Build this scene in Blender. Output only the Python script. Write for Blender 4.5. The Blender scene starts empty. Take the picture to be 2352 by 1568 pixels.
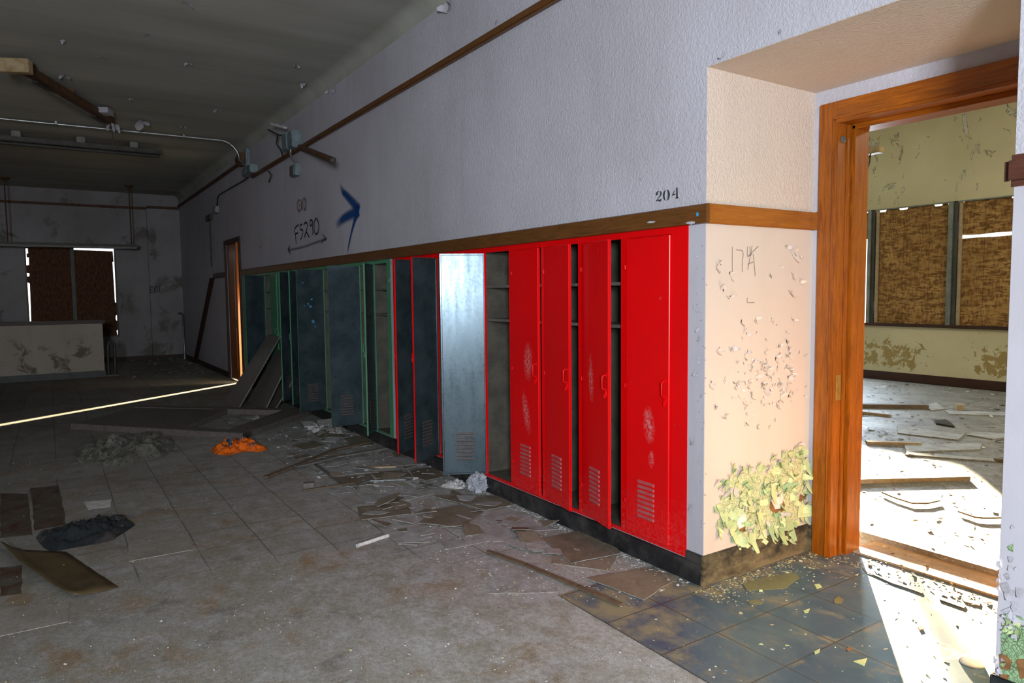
import bpy, bmesh, math, random
from math import sin, cos, pi, radians
from mathutils import Vector, Matrix, noise
random.seed(7)
SC = bpy.context.scene
COL = SC.collection

# ------------------------------------------------------------------ camera
YAW, PITCH, ROLL, FPX, EYE = 0.5811, 0.0694, -0.0105, 1617.52, 1.6
D = 2.8987            # the locker wall plane (Y)
DN = 3.829            # back of the doorway recess
fwd = Vector((-cos(YAW)*cos(PITCH), sin(YAW)*cos(PITCH), -sin(PITCH)))
rgt0 = fwd.cross(Vector((0, 0, 1))).normalized()
up0 = rgt0.cross(fwd)
rgt = cos(ROLL)*rgt0 + sin(ROLL)*up0
upv = -sin(ROLL)*rgt0 + cos(ROLL)*up0
cam = bpy.data.cameras.new('camera')
co = bpy.data.objects.new('camera', cam)
COL.objects.link(co)
cam.sensor_width = 36
cam.lens = FPX/2352*36
cam.clip_start = 0.02
m = Matrix((rgt, upv, -fwd)).transposed().to_4x4()
m.translation = Vector((0, 0, EYE))
co.matrix_world = m
SC.camera = co

def ray(x, y):
    return fwd + (x-1176)/FPX*rgt - (y-784)/FPX*upv
def fz(x, y, z=0.0):          # point of the photograph on a level plane
    d = ray(x, y); t = (z-EYE)/d.z
    return Vector((d.x*t, d.y*t, z))
def fy(x, y, Y=D):            # on a plane parallel to the locker wall
    d = ray(x, y); t = Y/d.y
    return Vector((d.x*t, Y, EYE+d.z*t))
def fx(x, y, X):              # on a plane across the hall
    d = ray(x, y); t = X/d.x
    return Vector((X, d.y*t, EYE+d.z*t))

# ------------------------------------------------------------------ objects
def props(o, label=None, cat=None, group=None, kind=None):
    if label: o['label'] = label
    if cat: o['category'] = cat
    if group: o['group'] = group
    if kind: o['kind'] = kind
    return o
def thing(name, label, cat, loc=(0, 0, 0), group=None, rz=0):
    o = bpy.data.objects.new(name, None)
    o.empty_display_size = 0.05
    COL.objects.link(o)
    o.location = loc; o.rotation_euler = (0, 0, rz)
    return props(o, label, cat, group)

class MB:
    """collects geometry of one mesh"""
    def __init__(s): s.v = []; s.f = []; s.m = []; s.uv = {}; s.sm = []
    def add(s, vs, fs, mi=0, smooth=False, uvs=None):
        b = len(s.v); s.v += [tuple(v) for v in vs]
        for k, f in enumerate(fs):
            s.f.append([b+i for i in f]); s.m.append(mi); s.sm.append(smooth)
            if uvs: s.uv[len(s.f)-1] = [uvs[i] for i in f]
        return s
    def box(s, a, b, mi=0):
        x0, y0, z0 = [min(p, q) for p, q in zip(a, b)]; x1, y1, z1 = [max(p, q) for p, q in zip(a, b)]
        vs = [(x0,y0,z0),(x1,y0,z0),(x1,y1,z0),(x0,y1,z0),(x0,y0,z1),(x1,y0,z1),(x1,y1,z1),(x0,y1,z1)]
        return s.add(vs, [(0,3,2,1),(4,5,6,7),(0,1,5,4),(1,2,6,5),(2,3,7,6),(3,0,4,7)], mi)
    def bevbox(s, a, b, r=0.004, mi=0):
        bm = bmesh.new(); bmesh.ops.create_cube(bm, size=1)
        a = Vector(a); b = Vector(b); c = (a+b)/2; d = b-a
        for v in bm.verts: v.co = Vector((v.co.x*abs(d.x), v.co.y*abs(d.y), v.co.z*abs(d.z)))+c
        r = min(r, min(abs(q) for q in d)*0.45)
        bmesh.ops.bevel(bm, geom=bm.edges[:], offset=r, segments=2, affect='EDGES')
        return s.bm(bm, mi)
    def bm(s, bm, mi=0, smooth=False, mat=None):
        bm.verts.index_update()
        vs = [(mat @ v.co) if mat else v.co.copy() for v in bm.verts]
        s.add(vs, [[v.index for v in f.verts] for f in bm.faces], mi, smooth); bm.free(); return s
    def prism(s, pts, h, mi=0, side=None, axis=Vector((0, 0, 1))):
        """polygon (list of Vectors) extruded by h along axis"""
        n = len(pts); a = [Vector(p) for p in pts]; b = [p+axis*h for p in a]
        s.add(a+b, [list(range(n))[::-1], list(range(n, 2*n))], mi)
        s.add(a+b, [(i, (i+1) % n, n+(i+1) % n, n+i) for i in range(n)], mi if side is None else side); return s
    def tube(s, path, r, seg=8, mi=0, caps=True):
        P = [Vector(p) for p in path]; n = len(P); rr = r if isinstance(r, (list, tuple)) else [r]*n
        vs = []; prev = None
        for i, p in enumerate(P):
            t = (P[min(i+1, n-1)]-P[max(i-1, 0)]).normalized()
            if prev is None: u = t.orthogonal().normalized()
            else:
                u = prev - t*prev.dot(t)
                u = u.normalized() if u.length > 1e-6 else t.orthogonal().normalized()
            prev = u; w = t.cross(u)
            vs += [p+(u*cos(2*pi*k/seg)+w*sin(2*pi*k/seg))*rr[i] for k in range(seg)]
        fs = [(i*seg+k, i*seg+(k+1) % seg, (i+1)*seg+(k+1) % seg, (i+1)*seg+k) for i in range(n-1) for k in range(seg)]
        s.add(vs, fs, mi, True)
        if caps: s.add(vs[:seg], [list(range(seg))[::-1]], mi); s.add(vs[-seg:], [list(range(seg))], mi)
        return s
    def bar(s, p, q, w, h, mi=0, up=Vector((0, 0, 1)), taper=1.0):
        """box beam from p to q, width w across, height h along up (p and q on its under side)"""
        p = Vector(p); q = Vector(q); t = (q-p).normalized(); x = t.cross(up).normalized(); u = x.cross(t)
        vs = []
        for o, k in ((p, 1), (q, taper)):
            vs += [o-x*w*k/2, o+x*w*k/2, o+x*w*k/2+u*h*k, o-x*w*k/2+u*h*k]
        return s.add(vs, [(0,1,2,3),(7,6,5,4),(0,4,5,1),(1,5,6,2),(2,6,7,3),(3,7,4,0)], mi)
    def ribbon(s, path, w, nrm, mi=0, smoothpath=True):
        """flat painted stroke along a path lying on a wall with normal nrm; uv.y runs across"""
        P = [Vector(p) for p in path]
        if smoothpath and len(P) > 2:
            Q = []
            for i in range(len(P)-1):
                p0, p1, p2, p3 = P[max(i-1, 0)], P[i], P[i+1], P[min(i+2, len(P)-1)]
                for k in range(6):
                    t = k/6
                    Q.append(0.5*((2*p1)+(p2-p0)*t+(2*p0-5*p1+4*p2-p3)*t*t+(3*p1-p0-3*p2+p3)*t*t*t))
            Q.append(P[-1]); P = Q
        n = len(P); ww = w if isinstance(w, (list, tuple)) else [w, w]
        vs = []; uv = []
        for i, p in enumerate(P):
            t = (P[min(i+1, n-1)]-P[max(i-1, 0)]).normalized(); x = t.cross(nrm).normalized()
            k = i/(n-1); g = k*(len(ww)-1); j = min(int(g), len(ww)-2); wi = ww[j]+(ww[j+1]-ww[j])*(g-j)
            vs += [p-x*wi/2, p+x*wi/2]; uv += [(k, 0), (k, 1)]
        return s.add(vs, [(2*i, 2*i+1, 2*i+3, 2*i+2) for i in range(n-1)], mi, False, uv)
    def build(s, name, mats, parent=None, origin=None, **kw):
        """one linked mesh object; vertices are world (or parent-local when origin is False)"""
        me = bpy.data.meshes.new(name)
        off = Vector((0, 0, 0))
        if origin is not None and origin is not False: off = Vector(origin)
        elif parent is not None and origin is None:
            p = parent
            while p is not None: off += p.location; p = p.parent
        me.from_pydata([Vector(v)-off for v in s.v], [], s.f)
        mats = mats if isinstance(mats, (list, tuple)) else [mats]
        for mm in mats: me.materials.append(mm)
        me.polygons.foreach_set('material_index', s.m)
        me.polygons.foreach_set('use_smooth', s.sm)
        if s.uv:
            ul = me.uv_layers.new(name='stroke')
            for fi, us in s.uv.items():
                for li, u in zip(me.polygons[fi].loop_indices, us): ul.data[li].uv = u
        me.update()
        o = bpy.data.objects.new(name, me); COL.objects.link(o)
        if parent is not None: o.parent = parent
        elif origin is not None and origin is not False: o.location = off
        return props(o, **kw)

def copy_tree(o, parent=None):
    c = o.copy(); COL.objects.link(c)
    if parent is not None: c.parent = parent
    for ch in o.children: copy_tree(ch, c)
    return c

# ------------------------------------------------------------------ materials
class NT:
    def __init__(s, name):
        s.mat = bpy.data.materials.new(name); s.mat.use_nodes = True
        s.t = s.mat.node_tree; s.t.nodes.clear()
        s.out = s.t.nodes.new('ShaderNodeOutputMaterial')
    def n(s, typ, ins=None, **pr):
        nd = s.t.nodes.new('ShaderNode'+typ)
        for k, v in pr.items(): setattr(nd, k, v)
        for k, v in (ins or {}).items(): s.set(nd.inputs[k], v)
        return nd
    def set(s, sock, v):
        if isinstance(v, bpy.types.NodeSocket): s.t.links.new(v, sock)
        elif v is not None:
            if isinstance(v, (tuple, list)) and len(v) == 3 and sock.type == 'RGBA': v = (*v, 1)
            sock.default_value = v
    def pos(s, scale=(1, 1, 1), coord='world', rot=(0, 0, 0)):
        src = s.n('NewGeometry').outputs['Position'] if coord == 'world' else s.n('TexCoord').outputs[coord]
        return s.n('Mapping', {'Vector': src, 'Scale': scale, 'Rotation': rot}).outputs[0]
    def xyz(s):
        nd = s.n('SeparateXYZ', {0: s.n('NewGeometry').outputs['Position']}); return nd.outputs
    def noise(s, vec, scale, detail=4, rough=0.55, dist=0):
        return s.n('TexNoise', {'Vector': vec, 'Scale': scale, 'Detail': detail, 'Roughness': rough, 'Distortion': dist}).outputs[0]
    def vor(s, vec, scale, feature='F1', out='Distance', rnd=1):
        return s.n('TexVoronoi', {'Vector': vec, 'Scale': scale, 'Randomness': rnd}, feature=feature).outputs[out]
    def ramp(s, v, a, b, lo=0.0, hi=1.0):
        return s.n('MapRange', {0: v, 1: a, 2: b, 3: lo, 4: hi}, clamp=True).outputs[0]
    def math(s, op, a, b=None, c=None):
        nd = s.n('Math', operation=op); s.set(nd.inputs[0], a); s.set(nd.inputs[1], b)
        if c is not None: s.set(nd.inputs[2], c)
        return nd.outputs[0]
    def mul(s, a, b): return s.math('MULTIPLY', a, b)
    def mix(s, f, a, b, mode='MIX'):
        nd = s.n('Mix', data_type='RGBA', blend_type=mode)
        s.set(nd.inputs[0], f); s.set(nd.inputs[6], a); s.set(nd.inputs[7], b); return nd.outputs[2]
    def bump(s, h, strength=0.3, dist=0.01, prev=None):
        nd = s.n('Bump', {'Strength': strength, 'Distance': dist, 'Height': h})
        if prev is not None: s.set(nd.inputs['Normal'], prev)
        return nd.outputs[0]
    def bsdf(s, color, rough=0.6, metal=0.0, normal=None, spec=0.5, alpha=None):
        nd = s.n('BsdfPrincipled'); s.set(nd.inputs['Base Color'], color); s.set(nd.inputs['Roughness'], rough)
        s.set(nd.inputs['Metallic'], metal); s.set(nd.inputs['Specular IOR Level'], spec)
        if normal is not None: s.set(nd.inputs['Normal'], normal)
        if alpha is not None: s.set(nd.inputs['Alpha'], alpha)
        s.t.links.new(nd.outputs[0], s.out.inputs[0]); return s.mat

def simple(name, c1, c2=None, scale=4, rough=0.6, metal=0.0, bump=0.0, bscale=60, stretch=(1, 1, 1), lo=.4, hi=.62, speck=None, spec=.5, coord='world', bd=.004):
    t = NT(name); p = t.pos(stretch, coord)
    col = c1
    if c2: col = t.mix(t.ramp(t.noise(p, scale, 6), lo, hi), c1, c2)
    fine = t.ramp(t.noise(p, scale*14, 3), .25, .75, .8, 1.18)
    col = t.mix(1, col, t.n('CombineColor', {0: fine, 1: fine, 2: fine}).outputs[0], 'MULTIPLY')
    if speck:
        sc_, thr, cc = speck
        col = t.mix(t.ramp(t.noise(t.pos((1, 1, 1), coord), sc_, 2, .7), thr, thr+.03), col, cc)
    nm = t.bump(t.noise(p, bscale, 4), bump, bd) if bump else None
    return t.bsdf(col, rough, metal, nm, spec)
# ------------------------------------------------------------------ materials of the place
def plaster(name, base, dark, stucco=0.5, z_split=2.0, low_bump=.1, chips=None, dirt=.5, soft=.012, zlim=None):
    t = NT(name); p = t.pos(); x, y, z = t.xyz()
    big = t.ramp(t.noise(p, .55, 5, .6), .38, .66)
    col = t.mix(t.mul(big, dirt), base, dark)
    streak = t.ramp(t.noise(t.pos((2.2, 2.2, .25)), 2.2, 4), .5, .72, 0, .28)
    col = t.mix(streak, col, dark)
    if chips:
        c_, thr, sc_ = chips
        ch = t.ramp(t.noise(p, sc_, 7, .66, .4), thr, thr+soft)
        if zlim: ch = t.mul(ch, t.ramp(z, zlim[0], zlim[1], 1, 0))
        col = t.mix(ch, col, c_)
    up = t.ramp(z, z_split-.02, z_split+.02)
    st = t.noise(t.pos((1, 1, .8)), 62, 4, .6, .6)
    h = t.mul(st, t.ramp(z, z_split-.02, z_split+.02, low_bump, 1.0))
    nm = t.bump(h, stucco, .02)
    return t.bsdf(col, t.ramp(z, z_split-.02, z_split+.02, .5, .75), 0, nm, .35)

M = {}
M['wall'] = plaster('lavender_plaster', (.50, .49, .545), (.33, .31, .33), .42, 2.0, .10)
M['niche'] = plaster('warm_lit_plaster', (.64, .545, .465), (.54, .45, .37), .5, 2.0, .06, dirt=.3)  # same paint as the wall, warm light of the recess mixed into the colour
M['cheek'] = plaster('bounce_dimmed_plaster', (.46, .385, .32), (.38, .31, .25), .4, 2.0, .06, dirt=.3)  # recess paint again, darkened so that it bounces less sunlight
M['backwall'] = plaster('stained_plaster', (.31, .29, .295), (.17, .155, .15), .2, 9, .5, chips=((.13, .118, .10), .56, 1.5), dirt=.8, soft=.07)
M['lowwall'] = plaster('peeling_low_wall', (.36, .33, .28), (.22, .195, .15), .2, 9, .5, chips=((.085, .065, .035), .53, 3.2), dirt=.6, soft=.06, zlim=(.55, .9))
M['room'] = plaster('cream_plaster', (.60, .545, .37), (.47, .42, .27), .12, 9, 1, dirt=.5)
M['dark'] = simple('dark_plaster', (.10, .10, .10), (.07, .07, .07))

def room_wall():
    t = NT('cream_peeling_plaster'); p = t.pos(); x, y, z = t.xyz()
    col = t.mix(t.ramp(t.noise(p, .8, 5), .35, .7), (.56, .51, .35), (.44, .40, .26))
    # brown bare zones low on the wall, in two areas
    dx1 = t.math('ABSOLUTE', t.math('ADD', x, 6.45)); dx2 = t.math('ABSOLUTE', t.math('ADD', x, 4.75))
    m1 = t.mul(t.ramp(dx1, .3, .85, 1, 0), .9); m2 = t.ramp(dx2, .2, .6, 1, 0)
    mz = t.mul(t.ramp(z, .2, .32), t.ramp(z, .6, .85, 1, 0))
    zone = t.mul(t.math('MAXIMUM', m1, m2), mz)
    n1 = t.noise(p, 9, 6, .7, .6)
    mask = t.ramp(t.math('ADD', n1, t.mul(zone, .22)), .66, .685)
    col = t.mix(mask, col, (.30, .22, .085))
    # grey-white bare plaster spots high up
    mz2 = t.ramp(z, 2.95, 3.05)
    n2 = t.noise(t.pos((1.6, 1, .8)), 2.3, 6, .65, .9)
    e = t.mul(t.ramp(n2, .60, .612), mz2); e2 = t.mul(t.ramp(n2, .615, .628), mz2)
    col = t.mix(e, col, (.13, .12, .07)); col = t.mix(e2, col, (.50, .48, .44))
    return t.bsdf(col, .7, 0, t.bump(n1, .25, .01), .3)
M['roomwall'] = room_wall()

def ceiling():
    t = NT('dirty_ceiling'); p = t.pos()
    st = t.noise(t.pos((1.6, .22, 1)), 1.1, 5, .6)
    col = t.mix(t.ramp(st, .36, .66), (.46, .46, .41), (.33, .33, .28))
    col = t.mix(t.ramp(t.noise(p, .35, 3), .45, .7, 0, .6), col, (.27, .265, .225))
    col = t.mix(t.ramp(t.noise(t.pos((1, 2.5, 1)), 7, 4, .7), .71, .73, 0, .6), col, (.45, .43, .38))
    return t.bsdf(col, .8, 0, t.bump(t.noise(p, 30, 4), .15, .01), .2)
M['ceiling'] = ceiling()

def grid_lines(t, v, step, off, w):
    a = t.math('FRACT', t.math('DIVIDE', t.math('SUBTRACT', v, off), step))
    return t.math('LESS_THAN', t.math('ABSOLUTE', t.math('SUBTRACT', a, .5)), .5) if False else t.math('GREATER_THAN', t.math('ABSOLUTE', t.math('SUBTRACT', a, .5)), .5-w/step/2)
def floor_mat():
    t = NT('dusty_slab_floor'); p = t.pos(); x, y, z = t.xyz()
    n1 = t.noise(p, .9, 6, .6, .3)
    col = t.mix(t.ramp(n1, .36, .64), (.285, .28, .25), (.225, .205, .165))
    n2 = t.noise(p, 2.6, 6, .65, .5)
    col = t.mix(t.ramp(n2, .52, .70, 0, .85), col, (.235, .150, .070))
    col = t.mix(t.ramp(t.noise(p, 3.7, 5, .6), .58, .72, 0, .7), col, (.11, .10, .085))
    # dust: much of it along the lockers
    near = t.mul(t.ramp(y, .9, 2.3), t.ramp(x, -11, -8))
    d = t.ramp(t.math('ADD', t.noise(p, 7, 8, .75, .3), t.mul(near, .17)), .48, .72, 0, .66)
    col = t.mix(d, col, (.42, .43, .45))
    fine = t.math('MULTIPLY', t.ramp(t.noise(p, 170, 3, .8), .28, .72, .55, 1.45), t.ramp(t.noise(p, 38, 4, .75), .3, .7, .74, 1.28))
    col = t.mix(1, col, t.n('CombineColor', {0: fine, 1: fine, 2: fine}).outputs[0], 'MULTIPLY')
    # tile joints, left part of the hall
    wob = t.mul(t.math('SUBTRACT', t.noise(p, 3, 3), .5), .02)
    lx = grid_lines(t, t.math('ADD', x, wob), .365, -.325, .009); ly = grid_lines(t, t.math('ADD', y, wob), .365, -.01, .009)
    cell = t.n('TexWhiteNoise', {'Vector': t.n('CombineXYZ', {0: t.math('FLOOR', t.math('DIVIDE', t.math('SUBTRACT', x, -.325), .365)), 1: t.math('FLOOR', t.math('DIVIDE', t.math('SUBTRACT', y, -.01), .365))}).outputs[0]}).outputs[0]
    zone = t.math('MULTIPLY', t.ramp(t.math('ADD', x, t.mul(y, -.5)), -4.7, -4.5, 1, 0), t.ramp(t.noise(p, .7, 3), .40, .50))
    J = t.mul(t.math('MAXIMUM', lx, ly), t.mul(zone, .62))
    col = t.mix(t.mul(t.ramp(cell, 0, 1, 0, .35), zone), col, (.16, .145, .125))
    col = t.mix(J, col, (.05, .045, .04))
    falloff = t.ramp(y, -.9, 1.3, .66, 1.0)  # painted light falloff: floor colour darkens away from the locker wall
    col = t.mix(1, col, t.n('CombineColor', {0: falloff, 1: falloff, 2: falloff}).outputs[0], 'MULTIPLY')
    # light crumbs
    sp = t.n('TexVoronoi', {'Vector': p, 'Scale': 26, 'Randomness': 1})
    cr = t.mul(t.ramp(sp.outputs[0], .06, .10, 1, 0), t.math('GREATER_THAN', t.n('SeparateColor', {0: sp.outputs[1]}).outputs[0], .72))
    col = t.mix(t.mul(cr, .9), col, (.62, .60, .53))
    nm = t.bump(t.noise(p, 60, 5, .7), .35, .008)
    nm = t.bump(t.math('SUBTRACT', 1, J), .5, .004, nm)
    return t.bsdf(col, t.ramp(n1, .3, .7, .62, .8), 0, nm, .3)
M['floor'] = floor_mat()
def blue_tiles():
    t = NT('blue_grey_floor_tile'); p = t.pos(); x, y, z = t.xyz()
    ix = t.math('FLOOR', t.math('DIVIDE', t.math('SUBTRACT', x, -.325), .365)); iy = t.math('FLOOR', t.math('DIVIDE', t.math('SUBTRACT', y, -.01), .365))
    cell = t.n('TexWhiteNoise', {'Vector': t.n('CombineXYZ', {0: ix, 1: iy}).outputs[0]}).outputs[0]
    sw = t.noise(t.pos((1, 1, 1)), 3.2, 6, .65, 1.2)
    a = t.mix(t.ramp(sw, .35, .65), (.030, .078, .135), (.085, .135, .165))
    col = t.mix(t.ramp(cell, 0, 1, 0, .25), a, (.09, .12, .14))
    dn = t.noise(p, 5, 6, .7)
    lx = grid_lines(t, x, .365, -.325, .05); ly = grid_lines(t, y, .365, -.01, .05)
    near = t.math('MAXIMUM', t.math('MAXIMUM', t.mul(lx, .05), t.mul(ly, .05)), t.ramp(x, -2.55, -2.05, .16, 0))
    near = t.math('ADD', near, t.ramp(y, 2.3, 2.6, .03, 0))
    dust = t.ramp(t.math('ADD', dn, near), .55, .74, 0, .8)
    col = t.mix(dust, col, (.30, .24, .13))
    l2 = t.math('MAXIMUM', grid_lines(t, x, .365, -.325, .006), grid_lines(t, y, .365, -.01, .006))
    col = t.mix(t.mul(l2, .85), col, (.05, .035, .02))
    sp = t.n('TexVoronoi', {'Vector': p, 'Scale': 30, 'Randomness': 1})
    cr = t.mul(t.ramp(sp.outputs[0], .05, .08, 1, 0), t.math('GREATER_THAN', t.n('SeparateColor', {0: sp.outputs[1]}).outputs[0], .7))
    col = t.mix(cr, col, (.55, .52, .40))
    nm = t.bump(t.math('ADD', t.mul(dn, .5), t.mul(t.noise(p, 90, 3), .3)), .18, .004)
    return t.bsdf(col, t.ramp(dust, 0, .85, .36, .75), 0, nm, .42)
M['bluetile'] = blue_tiles()
def roomfloor():
    t = NT('littered_classroom_floor'); p = t.pos(); x, y, z = t.xyz()
    n1 = t.noise(p, 2.1, 7, .7, .3)
    col = t.mix(t.ramp(n1, .38, .62), (.22, .21, .185), (.12, .112, .095))
    col = t.mix(t.ramp(t.noise(t.pos((1, 2.4, 1)), 8, 5, .75), .56, .66, 0, .7), col, (.36, .355, .33))
    col = t.mix(t.ramp(t.noise(p, 60, 3, .8), .60, .66, 0, .8), col, (.58, .57, .52))
    col = t.mix(t.ramp(t.noise(p, 45, 3, .8), .60, .66, 0, .8), col, (.08, .07, .06))
    return t.bsdf(col, t.ramp(n1, .35, .65, .35, .6), 0, t.bump(t.noise(p, 24, 6, .8), .6, .015), .5)
M['roomfloor'] = roomfloor()

def wood(name, c1, c2, rough=.35, stretch=(1, 1, 18), bump=.08, spec=.5, chips=None):
    t = NT(name); p = t.pos(stretch)
    g = t.noise(p, 5, 6, .6, .8)
    col = t.mix(t.ramp(g, .35, .66), c1, c2)
    col = t.mix(t.ramp(t.noise(t.pos((1, 1, 1)), 3, 4), .5, .75, 0, .45), col, tuple(v*.45 for v in c1))
    if chips: col = t.mix(t.ramp(t.noise(t.pos(), 23, 4, .75), .69, .71), col, chips)
    return t.bsdf(col, rough, 0, t.bump(g, bump, .003), spec)
M['trimwood'] = wood('varnished_brown_trim', (.155, .060, .012), (.085, .032, .008), .42, (1.2, 18, 18), chips=(.22, .14, .07))
M['casing'] = wood('varnished_orange_wood', (.36, .098, .003), (.19, .045, .002), .32, (14, 14, 1.1), chips=(.36, .17, .06))
M['casingh'] = wood('varnished_orange_wood_rail', (.36, .098, .003), (.20, .050, .002), .32, (1.1, 14, 14))
M['nichetrim'] = wood('varnished_orange_trim', (.36, .115, .010), (.25, .075, .008), .35, (18, 1.2, 18), chips=(.5, .38, .25))
M['greywood'] = wood('grey_brown_board', (.20, .185, .17), (.125, .112, .10), .38, (3, 3, 3))
M['framewood'] = wood('dark_frame_wood', (.155, .135, .12), (.10, .085, .075), .6, (4, 4, 4))
M['lath'] = wood('brown_lath', (.16, .11, .065), (.09, .062, .04), .7, (6, 6, 6))
M['palewood'] = wood('pale_lath', (.42, .33, .22), (.30, .22, .13), .7, (6, 6, 6))
M['railend'] = wood('red_brown_rail_end', (.10, .036, .02), (.05, .018, .012), .45, (1, 10, 10), spec=.3)
M['darkbase'] = wood('dark_brown_baseboard', (.055, .024, .018), (.035, .016, .012), .45, (1, 10, 10), spec=.25)

def osb():
    t = NT('strand_board'); p = t.pos((1, 1, 1)); x, y, z = t.xyz()
    w = t.n('TexNoise', {'Vector': p, 'Scale': 7, 'Detail': 2}).outputs[1]
    pw = t.n('VectorMath', {0: p, 1: t.n('VectorMath', {0: w, 1: (.05, .05, .05)}, operation='MULTIPLY').outputs[0]}, operation='ADD').outputs[0]
    a = t.n('TexVoronoi', {'Vector': t.n('Mapping', {'Vector': pw, 'Scale': (10, 10, 40), 'Rotation': (0, .35, 0)}).outputs[0], 'Scale': 1})
    b = t.n('TexVoronoi', {'Vector': t.n('Mapping', {'Vector': pw, 'Scale': (40, 40, 13), 'Rotation': (0, .6, 0)}).outputs[0], 'Scale': 1})
    ca = t.n('SeparateColor', {0: a.outputs[1]}).outputs[0]; cb = t.n('SeparateColor', {0: b.outputs[1]}).outputs[1]
    v = t.math('ADD', t.mul(ca, .6), t.mul(cb, .4))
    col = t.mix(t.ramp(v, .2, .8), (.13, .058, .016), (.40, .235, .085))
    col = t.mix(t.ramp(t.noise(p, 1.3, 4), .4, .7, 0, .5), col, (.16, .075, .022))
    ln = t.math('MAXIMUM', grid_lines(t, t.math('ADD', x, y), .405, 0, .008), 0)
    col = t.mix(t.mul(ln, .6), col, (.06, .03, .01))
    return t.bsdf(col, .75, 0, t.bump(v, .3, .004), .2)
M['osb'] = osb()
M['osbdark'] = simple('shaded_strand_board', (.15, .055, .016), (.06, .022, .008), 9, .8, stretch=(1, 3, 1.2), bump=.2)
M['alu'] = simple('grey_mullion_metal', (.26, .28, .28), (.16, .18, .18), 3, .35, .6)
M['darkalu'] = simple('dark_mullion', (.075, .07, .06), (.05, .05, .045), 3, .5, .2)

def blackbase():
    t = NT('cracked_black_baseboard'); p = t.pos()
    col = t.mix(t.ramp(t.noise(p, 5, 6, .7), .45, .68, 0, .5), (.012, .013, .015), (.10, .095, .085))
    cr = t.ramp(t.vor(p, 5, 'DISTANCE_TO_EDGE'), 0, .012, 1, 0)
    col = t.mix(t.mul(cr, t.ramp(t.noise(p, 3, 3), .5, .65, 0, .22)), col, (.16, .14, .11))
    return t.bsdf(col, .38, 0, t.bump(t.noise(p, 40, 4), .12, .004), .5)
M['blackbase'] = blackbase()
M['greenbase'] = simple('dark_green_baseboard', (.010, .018, .016), (.03, .035, .03), 6, .5)
def dustbase():
    t = NT('dusty_black_baseboard'); p = t.pos(); x, y, z = t.xyz()
    col = t.mix(t.ramp(t.math('ADD', t.noise(t.pos((1, 1, 2)), 7, 6, .7), t.ramp(z, 0, .1, .14, 0)), .42, .68, 0, .75), (.025, .023, .018), (.24, .19, .10))
    return t.bsdf(col, .55, 0, t.bump(t.noise(p, 40, 4), .15, .004), .4)
M['dustbase'] = dustbase()

def paint_metal(name, c, dusty, rough=.33, low=.45):
    t = NT(name); p = t.pos(); x, y, z = t.xyz()
    sc_ = t.ramp(t.noise(p, 16, 6, .78, .3), .66, .70, 0, .55)
    col = t.mix(sc_, c, dusty)
    col = t.mix(t.ramp(t.noise(p, 1.4, 4), .4, .7, 0, .22), col, tuple(v*.5 for v in c))
    lowd = t.mul(t.ramp(z, .15, low, 1, 0), t.ramp(t.noise(p, 60, 4, .8), .46, .70, 0, .55))
    col = t.mix(lowd, col, dusty)
    nm = t.bump(t.noise(p, 6, 3), .05, .004)
    nm = t.bump(t.noise(p, 240, 2), .06, .001, nm)
    return t.bsdf(col, t.ramp(sc_, 0, .5, rough, .7), 0, nm, .28)
M['red'] = paint_metal('red_locker_paint', (.72, .0015, .003), (.55, .10, .10))
M['redslat'] = simple('dusty_red_louver', (.42, .055, .06), (.36, .10, .10), 20, .6)
M['green'] = paint_metal('green_locker_paint', (.078, .25, .135), (.2, .32, .25))
M['greenslat'] = simple('dusty_green_louver', (.07, .16, .11), (.12, .2, .16), 20, .6)
def inner():
    t = NT('dark_metal_door_back'); p = t.pos()
    st = t.noise(t.pos((6, 6, .9)), 3, 4, .6)
    col = t.mix(t.ramp(t.noise(p, 5, 5), .35, .65), (.026, .042, .048), (.052, .074, .084))
    col = t.mix(t.ramp(t.noise(p, 34, 4, .78), .635, .65), col, (.008, .009, .008))
    col = t.mix(t.ramp(t.noise(p, 150, 2, .7), .68, .72, 0, .5), col, (.16, .19, .18))
    r = t.ramp(t.math('ADD', t.mul(st, .6), t.mul(t.noise(p, 40, 4), .4)), .3, .7, .22, .36)
    t.bsdf(col, r, .12, t.bump(t.noise(p, 170, 2), .10, .0008), .9)
    [n for n in t.t.nodes if n.type == 'BSDF_PRINCIPLED'][0].inputs['Specular Tint'].default_value = (.66, .86, 1.0, 1)
    return t.mat
M['inner'] = inner()
M['innerslat'] = simple('dark_louver', (.06, .05, .045), (.11, .07, .065), 30, .6)
M['interior'] = simple('brown_locker_interior', (.085, .078, .060), (.055, .05, .04), 6, .6, speck=(60, .70, (.14, .13, .11)))
M['shelf'] = simple('dusty_locker_shelf', (.14, .125, .11), (.10, .09, .08), 8, .65)

M['peelgreen'] = None
def crackle(name, c1, c2, crack, scale=45):
    t = NT(name); p0 = t.pos(); wv = t.n('TexNoise', {'Vector': p0, 'Scale': scale*.6, 'Detail': 3}).outputs[1]
    p = t.n('VectorMath', {0: p0, 1: t.n('VectorMath', {0: wv, 1: (1.1/scale,)*3}, operation='MULTIPLY').outputs[0]}, operation='ADD').outputs[0]
    e = t.vor(p, scale, 'DISTANCE_TO_EDGE'); e2 = t.vor(p, scale*.45, 'DISTANCE_TO_EDGE')
    k = t.math('MINIMUM', e, t.mul(e2, 1.4))
    col = t.mix(t.ramp(t.noise(p, 9, 5), .35, .65), c1, c2)
    col = t.mix(t.mul(t.ramp(k, .01, .06, .9, 0), t.ramp(t.noise(p0, scale*.35, 3), .40, .58, .25, 1)), col, crack)
    return t.bsdf(col, .7, 0, t.bump(t.ramp(k, 0, .12), .6, .004), .3)
M['crackle'] = crackle('crackled_pale_green_paint', (.68, .69, .40), (.56, .61, .35), (.17, .15, .06), 75)
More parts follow.
